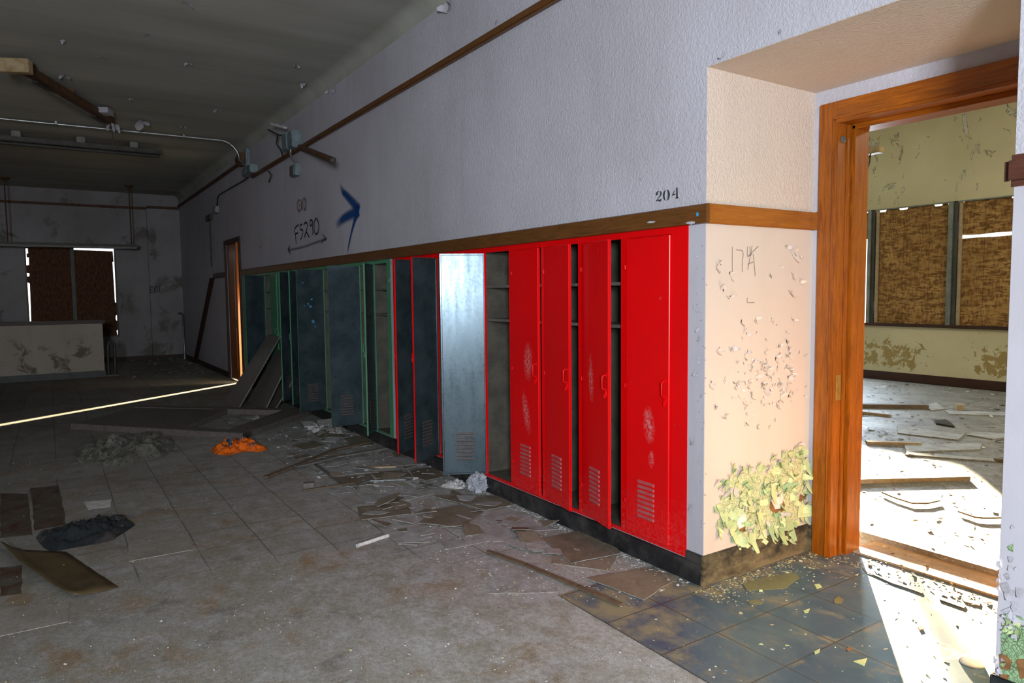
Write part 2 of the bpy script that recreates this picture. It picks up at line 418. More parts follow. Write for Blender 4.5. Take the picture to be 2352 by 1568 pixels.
M['crackle2'] = crackle('crackled_green_paint', (.30, .46, .24), (.24, .38, .20), (.06, .05, .03), 70)
M['flake'] = simple('pale_green_paint_flake', (.58, .62, .30), (.42, .52, .27), 12, .6)
M['flakegreen'] = simple('green_paint_flake', (.30, .44, .24), (.40, .50, .22), 12, .6)
M['flakepink'] = simple('pink_paint_flake', (.62, .54, .50), (.50, .44, .40), 12, .6)
M['chipshade'] = simple('chip_shade_paint', (.27, .225, .185), (.17, .14, .12), 30, .9)  # dark tone painted as the shade of the chips
M['flakegrey'] = simple('grey_paint_flake', (.46, .45, .50), (.36, .35, .38), 12, .6)
M['bareplaster'] = simple('bare_white_plaster', (.80, .77, .70), (.66, .62, .54), 14, .8)
M['rawbrown'] = simple('raw_brown_plaster', (.28, .13, .04), (.16, .07, .025), 20, .9, bump=.3)

def tilemat(name, c1, c2, sc_=7, rough=.6, spk=(.5, .48, .43), th=.66):
    t = NT(name); p = t.pos()
    col = t.mix(t.ramp(t.noise(p, sc_, 6, .68, .4), .38, .64), c1, c2)
    f = t.ramp(t.noise(p, 170, 3, .75), .25, .75, .6, 1.4)
    col = t.mix(1, col, t.n('CombineColor', {0: f, 1: f, 2: f}).outputs[0], 'MULTIPLY')
    col = t.mix(t.ramp(t.noise(p, 70, 3, .8), th, th+.03), col, spk)
    return t.bsdf(col, rough, 0, t.bump(t.noise(p, 90, 4), .2, .003), .35)
M['tile_brown'] = tilemat('brown_loose_tile', (.20, .17, .13), (.12, .095, .065))
M['tile_grey'] = tilemat('dusty_grey_tile', (.36, .37, .38), (.22, .215, .20))
M['tile_tan'] = tilemat('tan_loose_tile', (.25, .215, .165), (.19, .155, .11))
M['tile_floor'] = tilemat('dusty_floor_tile', (.25, .235, .205), (.175, .16, .135))
M['tile_rust'] = tilemat('rust_stained_tile', (.085, .078, .060), (.062, .022, .010), 9, .45, (.25, .21, .16), .70)
M['tile_edge'] = simple('pale_tile_edge', (.32, .31, .29), (.20, .19, .17), 30, .8)
M['tile_sliver'] = simple('dull_white_sliver', (.42, .41, .38), (.30, .29, .27), 30, .8)
M['tile_olive'] = tilemat('olive_glass_shard', (.19, .18, .09), (.15, .15, .085), 5, .3)
M['crumb_white'] = simple('white_crumb', (.62, .62, .60), (.45, .45, .44), 40, .8)
M['crumb_grey'] = simple('grey_crumb', (.28, .27, .25), (.16, .15, .14), 40, .8)
M['crumb_yellow'] = simple('yellowish_crumb', (.48, .42, .24), (.36, .30, .17), 40, .8)
M['paper'] = simple('dirty_paper', (.52, .51, .48), (.40, .39, .36), 14, .8)
M['blkpaint'] = simple('black_stencil_paint', (.022, .030, .030), (.045, .05, .05), 30, .6)
M['rust'] = simple('rusted_brown_metal', (.13, .055, .022), (.07, .03, .014), 12, .7, .1, bump=.2)
M['cream'] = simple('yellowed_fixture_enamel', (.42, .33, .19), (.30, .20, .09), 10, .5)
M['greyenamel'] = simple('grey_fixture_enamel', (.22, .21, .18), (.15, .14, .12), 10, .5)
M['darkmetal'] = simple('dark_fixture_metal', (.055, .05, .04), (.035, .03, .025), 10, .5, .3)
M['galv'] = simple('galvanised_conduit', (.42, .44, .44), (.30, .32, .32), 20, .35, .7)
M['boxblue'] = simple('blue_grey_junction_box', (.22, .29, .31), (.15, .20, .22), 14, .5, .3)
M['cloth_teal'] = simple('dark_teal_fabric', (.0045, .010, .012), (.002, .0045, .0055), 20, .9, bump=.5, bscale=90)
M['cloth_grey'] = simple('grey_ribbed_cuff', (.035, .031, .030), (.02, .018, .018), 20, .9, bump=.5, bscale=90)
M['orange'] = simple('orange_plastic_rag', (.85, .165, .008), (.60, .10, .006), 14, .5, bump=.4, bscale=40)
M['blueplast'] = simple('blue_scrap', (.03, .11, .17), (.02, .07, .12), 14, .5)
M['greycloth'] = simple('crumpled_grey_cloth', (.40, .42, .46), (.30, .31, .35), 14, .7, bump=.4, bscale=40)
M['brass'] = simple('worn_brass', (.55, .33, .08), (.38, .22, .06), 30, .4, .7)
M['sheetmetal'] = simple('bent_brown_sheet', (.10, .072, .032), (.062, .043, .018), 6, .45, .2, bump=.2, speck=(60, .7, (.22, .19, .13)))
def film():
    t = NT('dirty_clear_plastic'); p = t.pos()
    n = t.noise(p, 9, 5, .6, 1.5)
    a = t.ramp(t.math('ABSOLUTE', t.math('SUBTRACT', n, .5)), 0, .07, .75, .16)
    return t.bsdf(t.mix(t.ramp(n, .4, .6), (.30, .29, .25), (.14, .15, .11)), .25, 0, t.bump(n, .5, .02), .6, a)
M['film'] = film()
def glassmat():
    t = NT('broken_glass_sheet')
    return t.bsdf((.50, .60, .60), .08, 0, t.bump(t.noise(t.pos(), 20, 3), .05, .002), .8, .35)
M['glass'] = glassmat()
def spray(name, c, soft=.5, dens=1.0, grain=0.0, fade=False):
    t = NT(name); uv = t.n('UVMap', uv_map='stroke').outputs[0]
    u = t.n('SeparateXYZ', {0: uv}).outputs
    v = t.math('ABSOLUTE', t.math('SUBTRACT', u[1], .5))
    a = t.ramp(v, .5-.5*soft, .5, dens, 0)
    if fade: a = t.mul(a, t.ramp(u[0], .72, 1, 1, .0))
    if grain:
        a = t.mul(a, t.ramp(t.noise(t.pos(), 90, 3, .8), .5-grain, .5+grain, .2, 1))
    return t.bsdf(c, .6, 0, None, .3, a)
M['spray_blue'] = spray('blue_spray_paint', (.004, .055, .22), .75, .95, 0, True)
M['spray_black'] = spray('black_spray_paint', (.018, .016, .016), .5, .95)
M['spray_grey'] = spray('thin_black_spray', (.02, .022, .022), .9, .75, .3)
M['ink_red'] = spray('rust_red_stencil', (.17, .045, .018), .25, .9)
M['scratch'] = spray('scratched_line', (.20, .16, .14), .4, .85)
def scuff():
    t = NT('pale_scuff'); uv = t.n('UVMap', uv_map='stroke').outputs[0]
    g = t.n('VectorMath', {0: uv, 1: (.5, .5, 0)}, operation='DISTANCE').outputs[1]
    n = t.noise(t.pos(), 55, 4, .8)
    a = t.mul(t.ramp(g, .15, .5, 1, 0), t.ramp(n, .44, .62, 0, .75))
    return t.bsdf((.70, .30, .31), .7, 0, None, .3, a)
M['scuff'] = scuff()
# ------------------------------------------------------------------ setting
ZC = 4.15            # ceiling
XB = -19.9           # far wall of the hall
XL = -2.552          # left side of the doorway recess
XR = -1.14           # right side
ZS = 2.752           # soffit of the recess
RED0 = -2.786; GRN0 = -6.72; P = 0.4125
def struct(name, mb, mats, parent=None, **k): return mb.build(name, mats, parent, kind=None if parent else 'structure', **k)

# floor: slab with the surviving blue tiles by the doorway
b = MB()
b.box((XB, -4, -.2), (7, D, 0), 0); b.box((XL-.02, D, -.2), (XR+.02, 4.3, 0), 0)
b.box((-2.9, 2.18, 0), (2.5, D, .003), 1); b.box((XL, D, 0), (XR, 4.10, .003), 1)
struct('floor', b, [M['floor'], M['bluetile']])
b = MB(); b.box((-9.5, 4.3, -.2), (2.2, 11.95, .045)); b.box((-2.385, 4.05, -.2), (-1.3, 4.3, -.001))
struct('floor_classroom', b, M['roomfloor'])
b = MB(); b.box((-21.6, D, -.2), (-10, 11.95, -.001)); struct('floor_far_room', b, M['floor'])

# ceiling with a small cove along the locker wall
b = MB(); b.box((XB-.3, -4.2, ZC), (7.2, 4.2, ZC+.2))
struct('ceiling', b, M['ceiling'])
b = MB()
cv = [(D-.13+.13*sin(a), ZC-.13+.13*cos(a)) for a in [i*pi/16 for i in range(9)]]
vs = [(x, y, z) for x in (XB, 7) for y, z in cv]
b.add(vs, [(i, i+1, i+10, i+9) for i in range(8)], 0, True)
struct('trim_9', b, M['ceiling'])
b = MB(); b.box((-9.7, 4.0, 4.5), (2.3, 12.2, 4.7)); b.box((-22, 3.0, 4.3), (-9.9, 12.2, 4.6)); struct('ceiling_classroom', b, M['room'])

# locker wall (hall side lavender, recess side with warm light in its colour)
b = MB()
b.box((-13.12, D, 1.95), (XL, 3.95, 4.4)); b.box((XL, D, ZS), (XR, 3.95, 4.4)); b.box((XR, D, 0), (7.2, 4.0, 4.4))
b.box((-13.12, D+.42, 0), (RED0+.117, 3.95, 1.95)); b.box((-13.12, D+.012, 0), (XL, 3.95, .123))
b.box((-13.25, D, 0), (-13.12, 3.95, 4.4)); b.box((RED0+.117, D, .0), (XL, 3.95, 1.95)); b.box((-6.63, D, .123), (-6.57, D+.45, 1.95))
b.box((-14.40, D, 2.58), (-13.25, D+.12, 4.4)); b.box((XB-.3, D, 0), (-14.40, D+.12, 4.4)); b.box((-14.4, D+.12, 2.58), (-13.25, 3.0+.2, 4.4))
wall = struct('wall_right', b, M['wall'])
b = MB()   # skins of the recess: left cheek, soffit, right cheek, back strip
b.box((XL-.01, D+.003, 0), (XL+.002, DN+.02, ZS+.01)); b.box((XL+.002, D+.003, ZS-.002), (XR-.002, DN+.02, ZS+.01))
rec = struct('wall_recess', b, M['niche'])
b = MB(); b.box((XR-.002, D+.003, 0), (XR+.01, DN+.02, ZS+.01)); struct('wall_recess_right', b, M['cheek'])
b = MB()
b.box((XL, DN, 0), (-2.47, 4.1, ZS)); b.box((-1.22, DN, 0), (XR, 4.1, ZS)); b.box((-2.47, DN, 2.62), (-1.22, 4.1, ZS))
struct('wall_doorway', b, M['wall'])
# other walls of the hall
b = MB(); b.box((XB, -4.3, 0), (7.2, -4, 4.4)); struct('wall_left', b, M['wall'])
b = MB(); b.box((7, -4.2, 0), (7.3, D+.1, 4.4)); struct('wall_near', b, M['wall'])
WY0, WY1, WZ0, WZ1 = -.41, 1.44, .62, 2.80
b = MB(); b.box((XB-.3, -4.2, 0), (XB, WY0, 4.4)); b.box((XB-.3, WY1, 0), (XB, D+.1, 4.4)); b.box((XB-.3, WY0, 0), (XB, WY1, WZ0)); b.box((XB-.3, WY0, WZ1), (XB, WY1, 4.4))
b.box((XB, 2.15, 0), (XB+.10, D, 3.78))
back = struct('wall_back', b, M['backwall'])

# classroom walls with the window band
Yb = 11.9; wx0, wx1, wz0, wz1 = -8.65, -3.4, 1.01, 2.95
b = MB(); b.box((-9.7, Yb, 0), (wx0, Yb+.3, 4.6)); b.box((wx1, Yb, 0), (2.3, Yb+.3, 4.6)); b.box((wx0, Yb, 0), (wx1, Yb+.3, wz0)); b.box((wx0, Yb, wz1), (wx1, Yb+.3, 4.6))
struct('wall_classroom_back', b, M['roomwall'])
b = MB(); b.box((-9.9, 3.95, 0), (-9.5, 12.1, 4.6)); struct('wall_classroom_left', b, M['room'])
b = MB(); b.box((2.0, 3.95, 0), (2.3, 12.1, 4.6)); struct('wall_classroom_right', b, M['room'])
b = MB(); b.box((-9.6, 3.95, 0), (-2.50, 4.12, 4.6)); b.box((-1.22, 3.95, 0), (2.2, 4.12, 4.6)); b.box((-2.5, 3.95, 2.62), (-1.2, 4.12, 4.6)); struct('wall_classroom_front', b, M['room'])
b = MB(); b.box((-21.9, 3.0, 0), (-21.6, 12.1, 4.4)); b.box((-21.6, 11.9, 0), (-21.2, 12.2, 4.4)); b.box((-18.4, 11.9, 0), (-9.9, 12.2, 4.4)); b.box((-21.3, 11.9, 0), (-18.3, 12.2, .7)); b.box((-21.3, 11.9, 3.1), (-18.3, 12.2, 4.4))
struct('wall_far_room', b, M['room'])

# ---- trims
def rail(b, x0, x1, z0=1.95, z1=2.054, y=D, t=.022):
    pr_ = [(0, z0), (-t*.9, z0+.004), (-t, z0+.014), (-t, z1-.02), (-t*.8, z1-.006), (-t*.35, z1), (0, z1)]
    vs = [(x, y+a, z) for x in (x0, x1) for a, z in pr_]; n = len(pr_)
    b.add(vs, [(i, n+i, n+i+1, i+1) for i in range(n-1)]+[list(range(n))[::-1], list(range(n, 2*n))])
b = MB(); rail(b, -13.18, XL+.022); struct('trim_1', b, M['trimwood'])
b = MB(); b.bevbox((XL, D-.0, 1.95), (XL+.022, DN, 2.054), .006); b.bevbox((XL+.001, DN-.022, 1.95), (-2.507, DN, 2.054), .006); struct('trim_2', b, M['nichetrim'])
b = MB(); rail(b, -15.66, -14.46); struct('trim_3', b, M['darkbase'])
b = MB(); b.bevbox((XR-.030, D-.028, 1.957), (7, D+.03, 2.070), .022); struct('trim_4', b, M['railend'])
# picture rails
b = MB(); b.bevbox((-12.05, D-.045, 3.50), (7, D, 3.56), .01); struct('trim_5', b, M['trimwood'])
b = MB(); b.bevbox((XB+.1, D-.045, 3.84), (-12.62, D, 3.90), .01); b.bevbox((XB, -4, 3.76), (XB+.045, 2.2, 3.82), .01); b.bevbox((XB+.1, 2.15, 3.79), (XB+.145, D, 3.85), .01)
struct('trim_6', b, M['rust'])
b = MB(); b.tube([(-12.62, D-.06, 3.87), (-12.5, D-.06, 3.87)], .10, 14); b.bevbox((-12.5, D-.16, 3.80), (-12.32, D, 3.96), .02); struct('trim_7', b, M['rust'])
# slanting trim of the old stair on the far wall
b = MB()
p, q = Vector((-15.55, D-.012, 1.96)), Vector((-17.9, D-.012, .12)); b.bar(p, q, .02, .09, 0, Vector((0, -1, 0)))
struct('trim_8', b, M['darkbase'])
# baseboards
b = MB(); b.bevbox((-13.1, D-.02, 0), (XL+.0, D+.004, .118), .004)
b.bevbox((RED0+.117, D-.012, .1), (XL, D+.004, .168), .004); b.bevbox((-6.64, D-.012, .1), (-6.56, D+.004, .125), .004)
struct('baseboard_right', b, M['blackbase'])
b = MB(); b.bevbox((XL-.002, D-.02, 0), (XL+.016, DN, .168), .004); b.bevbox((XL, DN-.014, 0), (-2.507, DN, .168), .004); struct('baseboard_recess', b, M['dustbase'])
b = MB(); b.bevbox((XR-.014, D-.012, 0), (7, D+.003, .155), .004); b.bevbox((XR-.014, D, 0), (XR, DN, .155), .004); struct('baseboard_near', b, M['blackbase'])
b = MB(); b.bevbox((XB+.1, D-.02, 0), (-14.46, D, .11), .004); b.bevbox((XB+.1, 2.15, 0), (XB+.12, D, .11), .004); b.bevbox((XB, -4, 0), (XB+.02, 2.15, .11), .004); struct('baseboard_back', b, M['darkbase'])
b = MB(); b.bevbox((-9.5, Yb-.02, .045), (2, Yb, .19), .004); b.bevbox((-9.5, Yb-.05, .045), (2, Yb-.02, .08), .012); struct('baseboard_classroom', b, M['darkbase'])

# ---- doorway of room 204: casing, jamb with stop, threshold
dr = MB(); xo, xi, zo, zi = -2.507, -2.389, 2.668, 2.545; xro, xri = -1.18, -1.298
def casing(b, x0, x1, z0, z1):
    b.bevbox((x0, DN-.022, z0), (x1, DN+.001, z1), .004)
def steps_v(b, x, s):   # moulded inner edge of the casing
    b.bevbox((x-s*.034, DN-.034, 0), (x-s*.010, DN, zi+.034), .010)
casing(dr, xo, xi, 0, zo); casing(dr, xri, xro, 0, zo); steps_v(dr, xi, 1); steps_v(dr, xri, -1)
door = dr.build('door_1', M['casing'], kind='structure')
b = MB(); b.bevbox((xi-.03, DN-.0215, zi), (xri+.03, DN+.001, zo+.001), .004); b.bevbox((xi-.034, DN-.034, zi+.010), (xri+.034, DN, zi+.034), .010)
b.build('head_casing', M['casingh'], door)
b = MB(); b.box((xi-.03, DN, 0), (xi-.006, 4.09, zi+.01)); b.box((xri+.006, DN, 0), (xri+.03, 4.09, zi+.01)); b.build('jamb', M['casing'], door)
b = MB(); b.bevbox((xi-.006, 3.945, 0), (xi+.022, 4.09, zi), .003); b.bevbox((xri-.022, 3.945, 0), (xri+.006, 4.09, zi), .003); b.bevbox((xi-.007, 3.90, 0), (xi+.004, 3.93, zi), .003); b.build('door_stop', M['casing'], door)
b = MB(); b.box((xi-.02, DN, zi+.006), (xri+.02, 4.09, zi+.03)); b.bevbox((xi, 3.945, zi-.022), (xri, 4.09, zi+.006), .003); b.build('head_jamb', M['casingh'], door)
b = MB(); b.bevbox((xi-.008, 3.850, .945), (xi-.003, 3.898, 1.095), .002); b.box((xi-.003, 3.862, 1.0), (xi-.0025, 3.885, 1.04)); b.build('strike_plate', M['brass'], door)
b = MB(); b.bevbox((xi-.007, 3.845, 2.44), (xi+.003, 3.885, 2.475), .003); b.build('hinge_leaf', M['alu'], door)
b = MB(); b.bevbox((xi, 4.02, -.002), (xri, 4.30, .012), .005); b.build('threshold', M['palewood'], door)

# ---- far door, closed but for a slit
b = MB(); b.bevbox((-14.47, D-.025, 0), (-14.38, D+.01, 2.646), .005); b.bevbox((-13.27, D-.025, 0), (-13.16, D+.01, 2.646), .005); b.bevbox((-14.46, D-.026, 2.56), (-13.17, D+.01, 2.647), .005)
d2 = b.build('door_2', M['darkbase'], kind='structure')
b = MB(); b.box((-14.4, D+.02, .01), (-13.64, D+.06, 2.575))
for z0, z1 in ((.2, 1.0), (1.15, 2.4)):
    b.bevbox((-14.25, D+.012, z0), (-13.80, D+.03, z1), .01)
b.build('door_leaf', M['casing'], d2)
b = MB(); b.box((-13.45, D+.02, .0), (-13.27, D+.06, 2.575)); b.build('door_post', M['greenslat'], d2)

# ---- boarded window at the far end
b = MB()
for y0, y1, z0, z1 in ((WY0-.02, WY0+.03, WZ0, WZ1), (WY1-.03, WY1+.02, WZ0, WZ1), (WY0, WY1, WZ0-.03, WZ0+.02)):
    b.bevbox((XB-.16, y0, z0), (XB-.06, y1, z1), .004)
w1 = b.build('window_1', M['darkalu'], kind='structure')
b = MB(); b.bevbox((XB-.14, .49, WZ0), (XB-.04, .57, WZ1), .004); b.build('mullion', M['darkalu'], w1)
def board(name, pts, parent, th=.015, axis=Vector((-1, 0, 0)), mat='osb'):
    return MB().prism(pts, th, 0, None, axis).build(name, M[mat], parent)
X2 = XB-.10
L = [(WY0+.03, WZ0), (.52, WZ0), (.52, 2.775), (.30, 2.785), (.05, 2.80), (WY0+.03, 2.80), (WY0+.03, 2.74), (WY0+.07, 2.74), (WY0+.07, 2.63), (WY0+.04, 2.62), (WY0+.04, 2.54), (WY0+.08, 2.53), (WY0+.075, 2.36), (WY0+.03, 2.35), (WY0+.03, 2.17), (WY0+.075, 2.16), (WY0+.07, 2.10), (WY0+.03, 2.09), (WY0+.03, 1.95), (WY0+.07, 1.93), (WY0+.06, 1.25), (WY0+.05, .9), (WY0+.05, WZ0)]
board('plywood_board', [(X2, y, z) for y, z in L], w1, mat='osbdark')
R_ = [(.53, WZ0), (WY1-.03, WZ0), (WY1-.05, .75), (WY1-.03, .78), (WY1-.03, 1.0), (WY1-.055, 1.03), (WY1-.055, 1.12), (WY1-.03, 1.15), (WY1-.03, 1.45), (WY1-.055, 1.47), (WY1-.065, 2.45), (WY1-.04, 2.47), (WY1-.05, 2.72), (.53, 2.735)]
board('plywood_board', [(X2-.02, y, z) for y, z in R_], w1, mat='osbdark')

# ---- boarded window band of the classroom
b = MB()
for x0, x1 in ((-6.86, -6.75), (-5.56, -5.43), (-4.2, -4.09), (wx0, wx0+.06), (wx1-.06, wx1)):
    b.bevbox((x0, Yb-.03, wz0), (x0+(x1-x0)*.55, Yb+.09, wz1), .004, 0); b.bevbox((x0+(x1-x0)*.55, Yb+.0, wz0), (x1, Yb+.09, wz1), .004, 1)
b.bevbox((wx0, Yb, wz1-.02), (wx1, Yb+.05, wz1+.0), .003, 0)
w2 = b.build('window_2', [M['alu'], M['darkalu']], kind='structure')
b = MB(); b.bevbox((wx0-.1, Yb-.05, wz0-.045), (wx1+.1, Yb+.08, wz0+.005), .008); b.build('window_sill', M['darkbase'], w2)
b = MB(); b.bevbox((-8.04, Yb+.02, wz0), (-7.93, Yb+.10, 2.47), .004); b.build('mullion', M['alu'], w2)
Y3 = Yb+.05; ax = Vector((0, 1, 0))
def ob(pts): return board('plywood_board', [(x, Y3, z) for x, z in pts], w2, axis=ax)
ob([(wx0, 2.46), (-6.84, 2.46), (-6.84, 2.93), (-6.9, 2.93), (-6.92, 2.905), (-7.05, 2.90), (-7.06, 2.935), (wx0, 2.94)])
ob([(-6.77, 2.20), (-5.52, 2.20), (-5.52, 2.93), (-5.55, 2.93), (-5.56, 2.91), (-5.60, 2.91), (-5.61, 2.935), (-5.68, 2.935), (-5.70, 2.905), (-5.80, 2.905), (-5.82, 2.935), (-6.22, 2.935), (-6.24, 2.905), (-6.36, 2.905), (-6.38, 2.935), (-6.58, 2.935), (-6.60, 2.90), (-6.77, 2.90)])
ob([(-6.75, wz0), (-5.52, wz0), (-5.52, 2.2), (-6.75, 2.2), (-6.75, 1.5), (-6.735, 1.3)])
ob([(-5.45, wz0), (-4.15, wz0), (-4.15, 2.375), (-4.7, 2.37), (-4.95, 2.362), (-5.2, 2.37), (-5.45, 2.36)])
ob([(-5.40, 2.42), (-5.15, 2.41), (-4.9, 2.425), (-4.15, 2.41), (-4.15, 2.93), (-4.60, 2.935), (-4.62, 2.91), (-4.72, 2.91), (-4.73, 2.935), (-5.35, 2.935), (-5.40, 2.91), (-5.45, 2.91)])
ob([(-4.15, wz0), (wx1, wz0), (wx1, 2.94), (-4.15, 2.94)])
b = MB()
for x in (-6.74, -5.425, -4.085): b.bevbox((x, Yb+.02, wz0), (x+.05, Yb+.05, wz1), .003)
b.build('window_stop', M['palewood'], w2)

# ---- low stair wall in the distance
b = MB(); b.box((-16.40, -4, 0), (-16.25, .885, 1.075))
hw = b.build('wall_low', M['lowwall'], kind='structure')
b = MB(); b.bevbox((-16.45, -4, 1.07), (-16.20, .93, 1.145), .012); b.build('coping', M['darkbase'], hw)
b = MB(); b.bevbox((-16.26, -4, 0), (-16.235, .90, .13), .004); b.build('baseboard', M['greenbase'], hw)

# ------------------------------------------------------------------ writing and marks on the walls
NW = Vector((0, -1, 0)); YW = D-.002
def wp(pts, ox, oy, s, Y=YW): return [fy(ox+x/s, oy+y/s, Y) for x, y in pts]
def poly_mark(name, polys, mat, parent, off=0.0):
    b = MB()
    for pl in polys: b.add(pl, [list(range(len(pl)))])
    return b.build(name, mat, parent)
# 204, stencilled
S204 = [
 [(757,345),(755,318),(766,295),(790,277),(812,272),(806,285),(790,298),(792,318),(785,338),(772,348)],
 [(820,272),(842,280),(855,302),(852,330),(836,355),(808,385),(778,410),(772,408),(800,375),(822,345),(830,318),(828,292)],
 [(755,450),(760,432),(778,415),(800,412),(822,416),(838,408),(852,395),(848,430),(838,448),(815,445),(790,434),(772,440)],
 [(925,255),(898,268),(880,300),(872,345),(880,395),(900,425),(922,433),(908,405),(902,350),(908,290)],
 [(936,253),(962,258),(982,285),(990,335),(982,385),(962,418),(932,432),(948,405),(956,345),(950,285)],
 [(1090,225),(1114,215),(1118,370),(1130,382),(1126,395),(1078,398),(1078,385),(1090,378)],
 [(1064,258),(1072,262),(1046,322),(1078,318),(1078,335),(1050,340),(1035,356),(1022,352),(1034,318)],
]
poly_mark('painted_number', [wp(pl, 1400, 400, 7.127) for pl in S204], M['blkpaint'], wall)
# scuffs and chips close to the number
poly_mark('wall_scuff', [wp(pl, 1400, 400, 7.127) for pl in [[(1435,205),(1475,150),(1495,150),(1465,200),(1440,218)], [(625,20),(632,22),(630,70),(625,65)], [(628,130),(634,130),(632,165),(626,168)]]], M['flakegrey'], wall)
poly_mark('paint_spot', [[fy(1400+(1438+22*cos(a))/7.127, 400+(655+34*sin(a))/7.127, D-.0225) for a in [i*pi/6 for i in range(12)]]], simple('bright_blue_paint_spot', (.03, .30, .55)), wall)
poly_mark('paint_chip', [wp([(1240,805),(1280,780),(1340,768),(1395,775),(1400,800),(1340,825),(1300,815)], 1400, 400, 7.127, D-.0225), wp([(610,790),(660,765),(760,768),(720,795),(650,800)], 1400, 400, 7.127, D-.0225)], M['flakegrey'], wall)

def strokes(name, paths, mat, parent, wd, ox, oy, s, Y=YW):
    b = MB()
    for i, pth in enumerate(paths):
        w = wd[i] if isinstance(wd, list) else wd
        P_ = wp(pth, ox, oy, s, Y-.0008*i)
        b.ribbon(P_, w, NW)
    return b.build(name, mat, parent)
# FS290 with a two-headed arrow
FS = [[(318,1260),(300,1090),(285,985)], [(285,985),(330,930),(360,915)], [(296,1075),(352,1055)],
      [(420,895),(385,930),(390,990),(435,1010),(432,1080),(395,1185)],
      [(455,905),(482,870),(512,890),(512,965),(485,1060),(466,1135)], [(466,1135),(478,1080),(500,1045),(530,1095),(552,1135)],
      [(600,830),(570,830),(562,900),(580,930),(605,880),(605,820)], [(605,830),(612,980),(616,1090)],
      [(675,785),(640,870),(640,1000),(665,1075),(705,1050),(722,960),(712,860),(680,800)]]
strokes('graffiti_letters', FS, M['spray_black'], wall, .030, 640, 400, 7.842)
AR = [[(170,1370),(300,1345),(480,1300),(640,1240),(850,1165)], [(790,1085),(820,1120),(862,1165)], [(862,1165),(800,1200),(770,1250)], [(205,1300),(170,1360),(215,1430)]]
strokes('graffiti_arrow', AR, M['spray_grey'], wall, [.05, .05, .05, .07], 640, 400, 7.842)
BL = [[(1455,650),(1300,470),(1200,360),(1160,320),(1105,180)], [(1450,650),(1330,710),(1180,790),(1030,920)], [(1440,660),(1370,830),(1310,1060),(1260,1290),(1238,1450)]]
strokes('graffiti_blue_arrow', BL, M['spray_blue'], wall, [[.17, .12, .09], [.17, .15, .12], [.14, .06, .04]], 640, 400, 7.842)
EX = [[(352,450),(335,540),(345,640),(375,682)], [(362,470),(370,650)], [(362,470),(387,462)], [(366,560),(387,553)], [(370,650),(393,643)],
      [(396,457),(420,645)], [(420,450),(398,655)], [(431,446),(436,648)], [(440,440),(472,430)], [(456,436),(460,645)], [(472,440),(490,520),(486,600),(462,658)]]
strokes('exit_stencil', EX, M['ink_red'], wall, [.022]+[.017]*9+[.026], 640, 400, 7.842)
# scratched 174 on the recess cheek (plane across the hall)
def cheek(pts, ox, oy, s, off=.004): return [fx(ox+x/s, oy+y/s, XL+off) for x, y in pts]
b = MB()
for i, pth in enumerate([[(342,242),(342,405)], [(365,262),(405,268),(412,300),(405,350),(408,405)], [(440,240),(440,300),(470,290)], [(455,240),(458,290)], [(510,238),(440,308)], [(470,235),(446,370),(446,388)], [(440,355),(478,340)], [(478,290),(490,430)], [(440,570),(440,600),(485,600)]]):
    b.ribbon(cheek(pth, 1560, 480, 2.8, .004+.0004*i), .005, Vector((1, 0, 0)))
b.build('scratched_number', M['scratch'], rec)
# EXIT on the far pier
b = MB(); X4 = XB+.103
def ep(pts): return [fx(x, y, X4) for x, y in pts]
for i, pth in enumerate([[(345,658),(345,672)], [(345,658),(351,658)], [(345,665),(350,665)], [(345,672),(351,672)], [(353,658),(358,672)], [(358,657),(353,672)], [(361,657),(361,671)], [(363,657),(369,656)], [(366,657),(366,671)]]):
    b.ribbon([p_+Vector((.0006*i, 0, 0)) for p_ in ep(pth)], .026, Vector((1, 0, 0)), 0, False)
b.build('exit_stencil', M['blkpaint'], back)

def inside(pt, poly):
    x, y = pt; c = False
    for i in range(len(poly)):
        x1, y1 = poly[i]; x2, y2 = poly[i-1]
        if (y1 > y) != (y2 > y) and x < (x2-x1)*(y-y1)/(y2-y1)+x1: c = not c
    return c
def cellfill(b, poly, f, st):
    xs = [p[0] for p in poly]; ys = [p[1] for p in poly]
    nx = int((max(xs)-min(xs))/st)+2; ny = int((max(ys)-min(ys))/st)+2; x0 = min(xs)-st/2; y0 = min(ys)-st/2; ids = {}; vs = []; fs = []
    def vid(i, j):
        if (i, j) not in ids:
            ids[i, j] = len(vs); vs.append(f(x0+i*st+st*.35*noise.noise(Vector((i*.9, j*.9, 0))), y0+j*st+st*.35*noise.noise(Vector((i*.9, j*.9, 7)))))
        return ids[i, j]
    for i in range(nx):
        for j in range(ny):
            if inside((x0+(i+.5)*st, y0+(j+.5)*st), poly): fs.append((vid(i, j), vid(i+1, j), vid(i+1, j+1), vid(i, j+1)))
    b.add(vs, fs, 0)
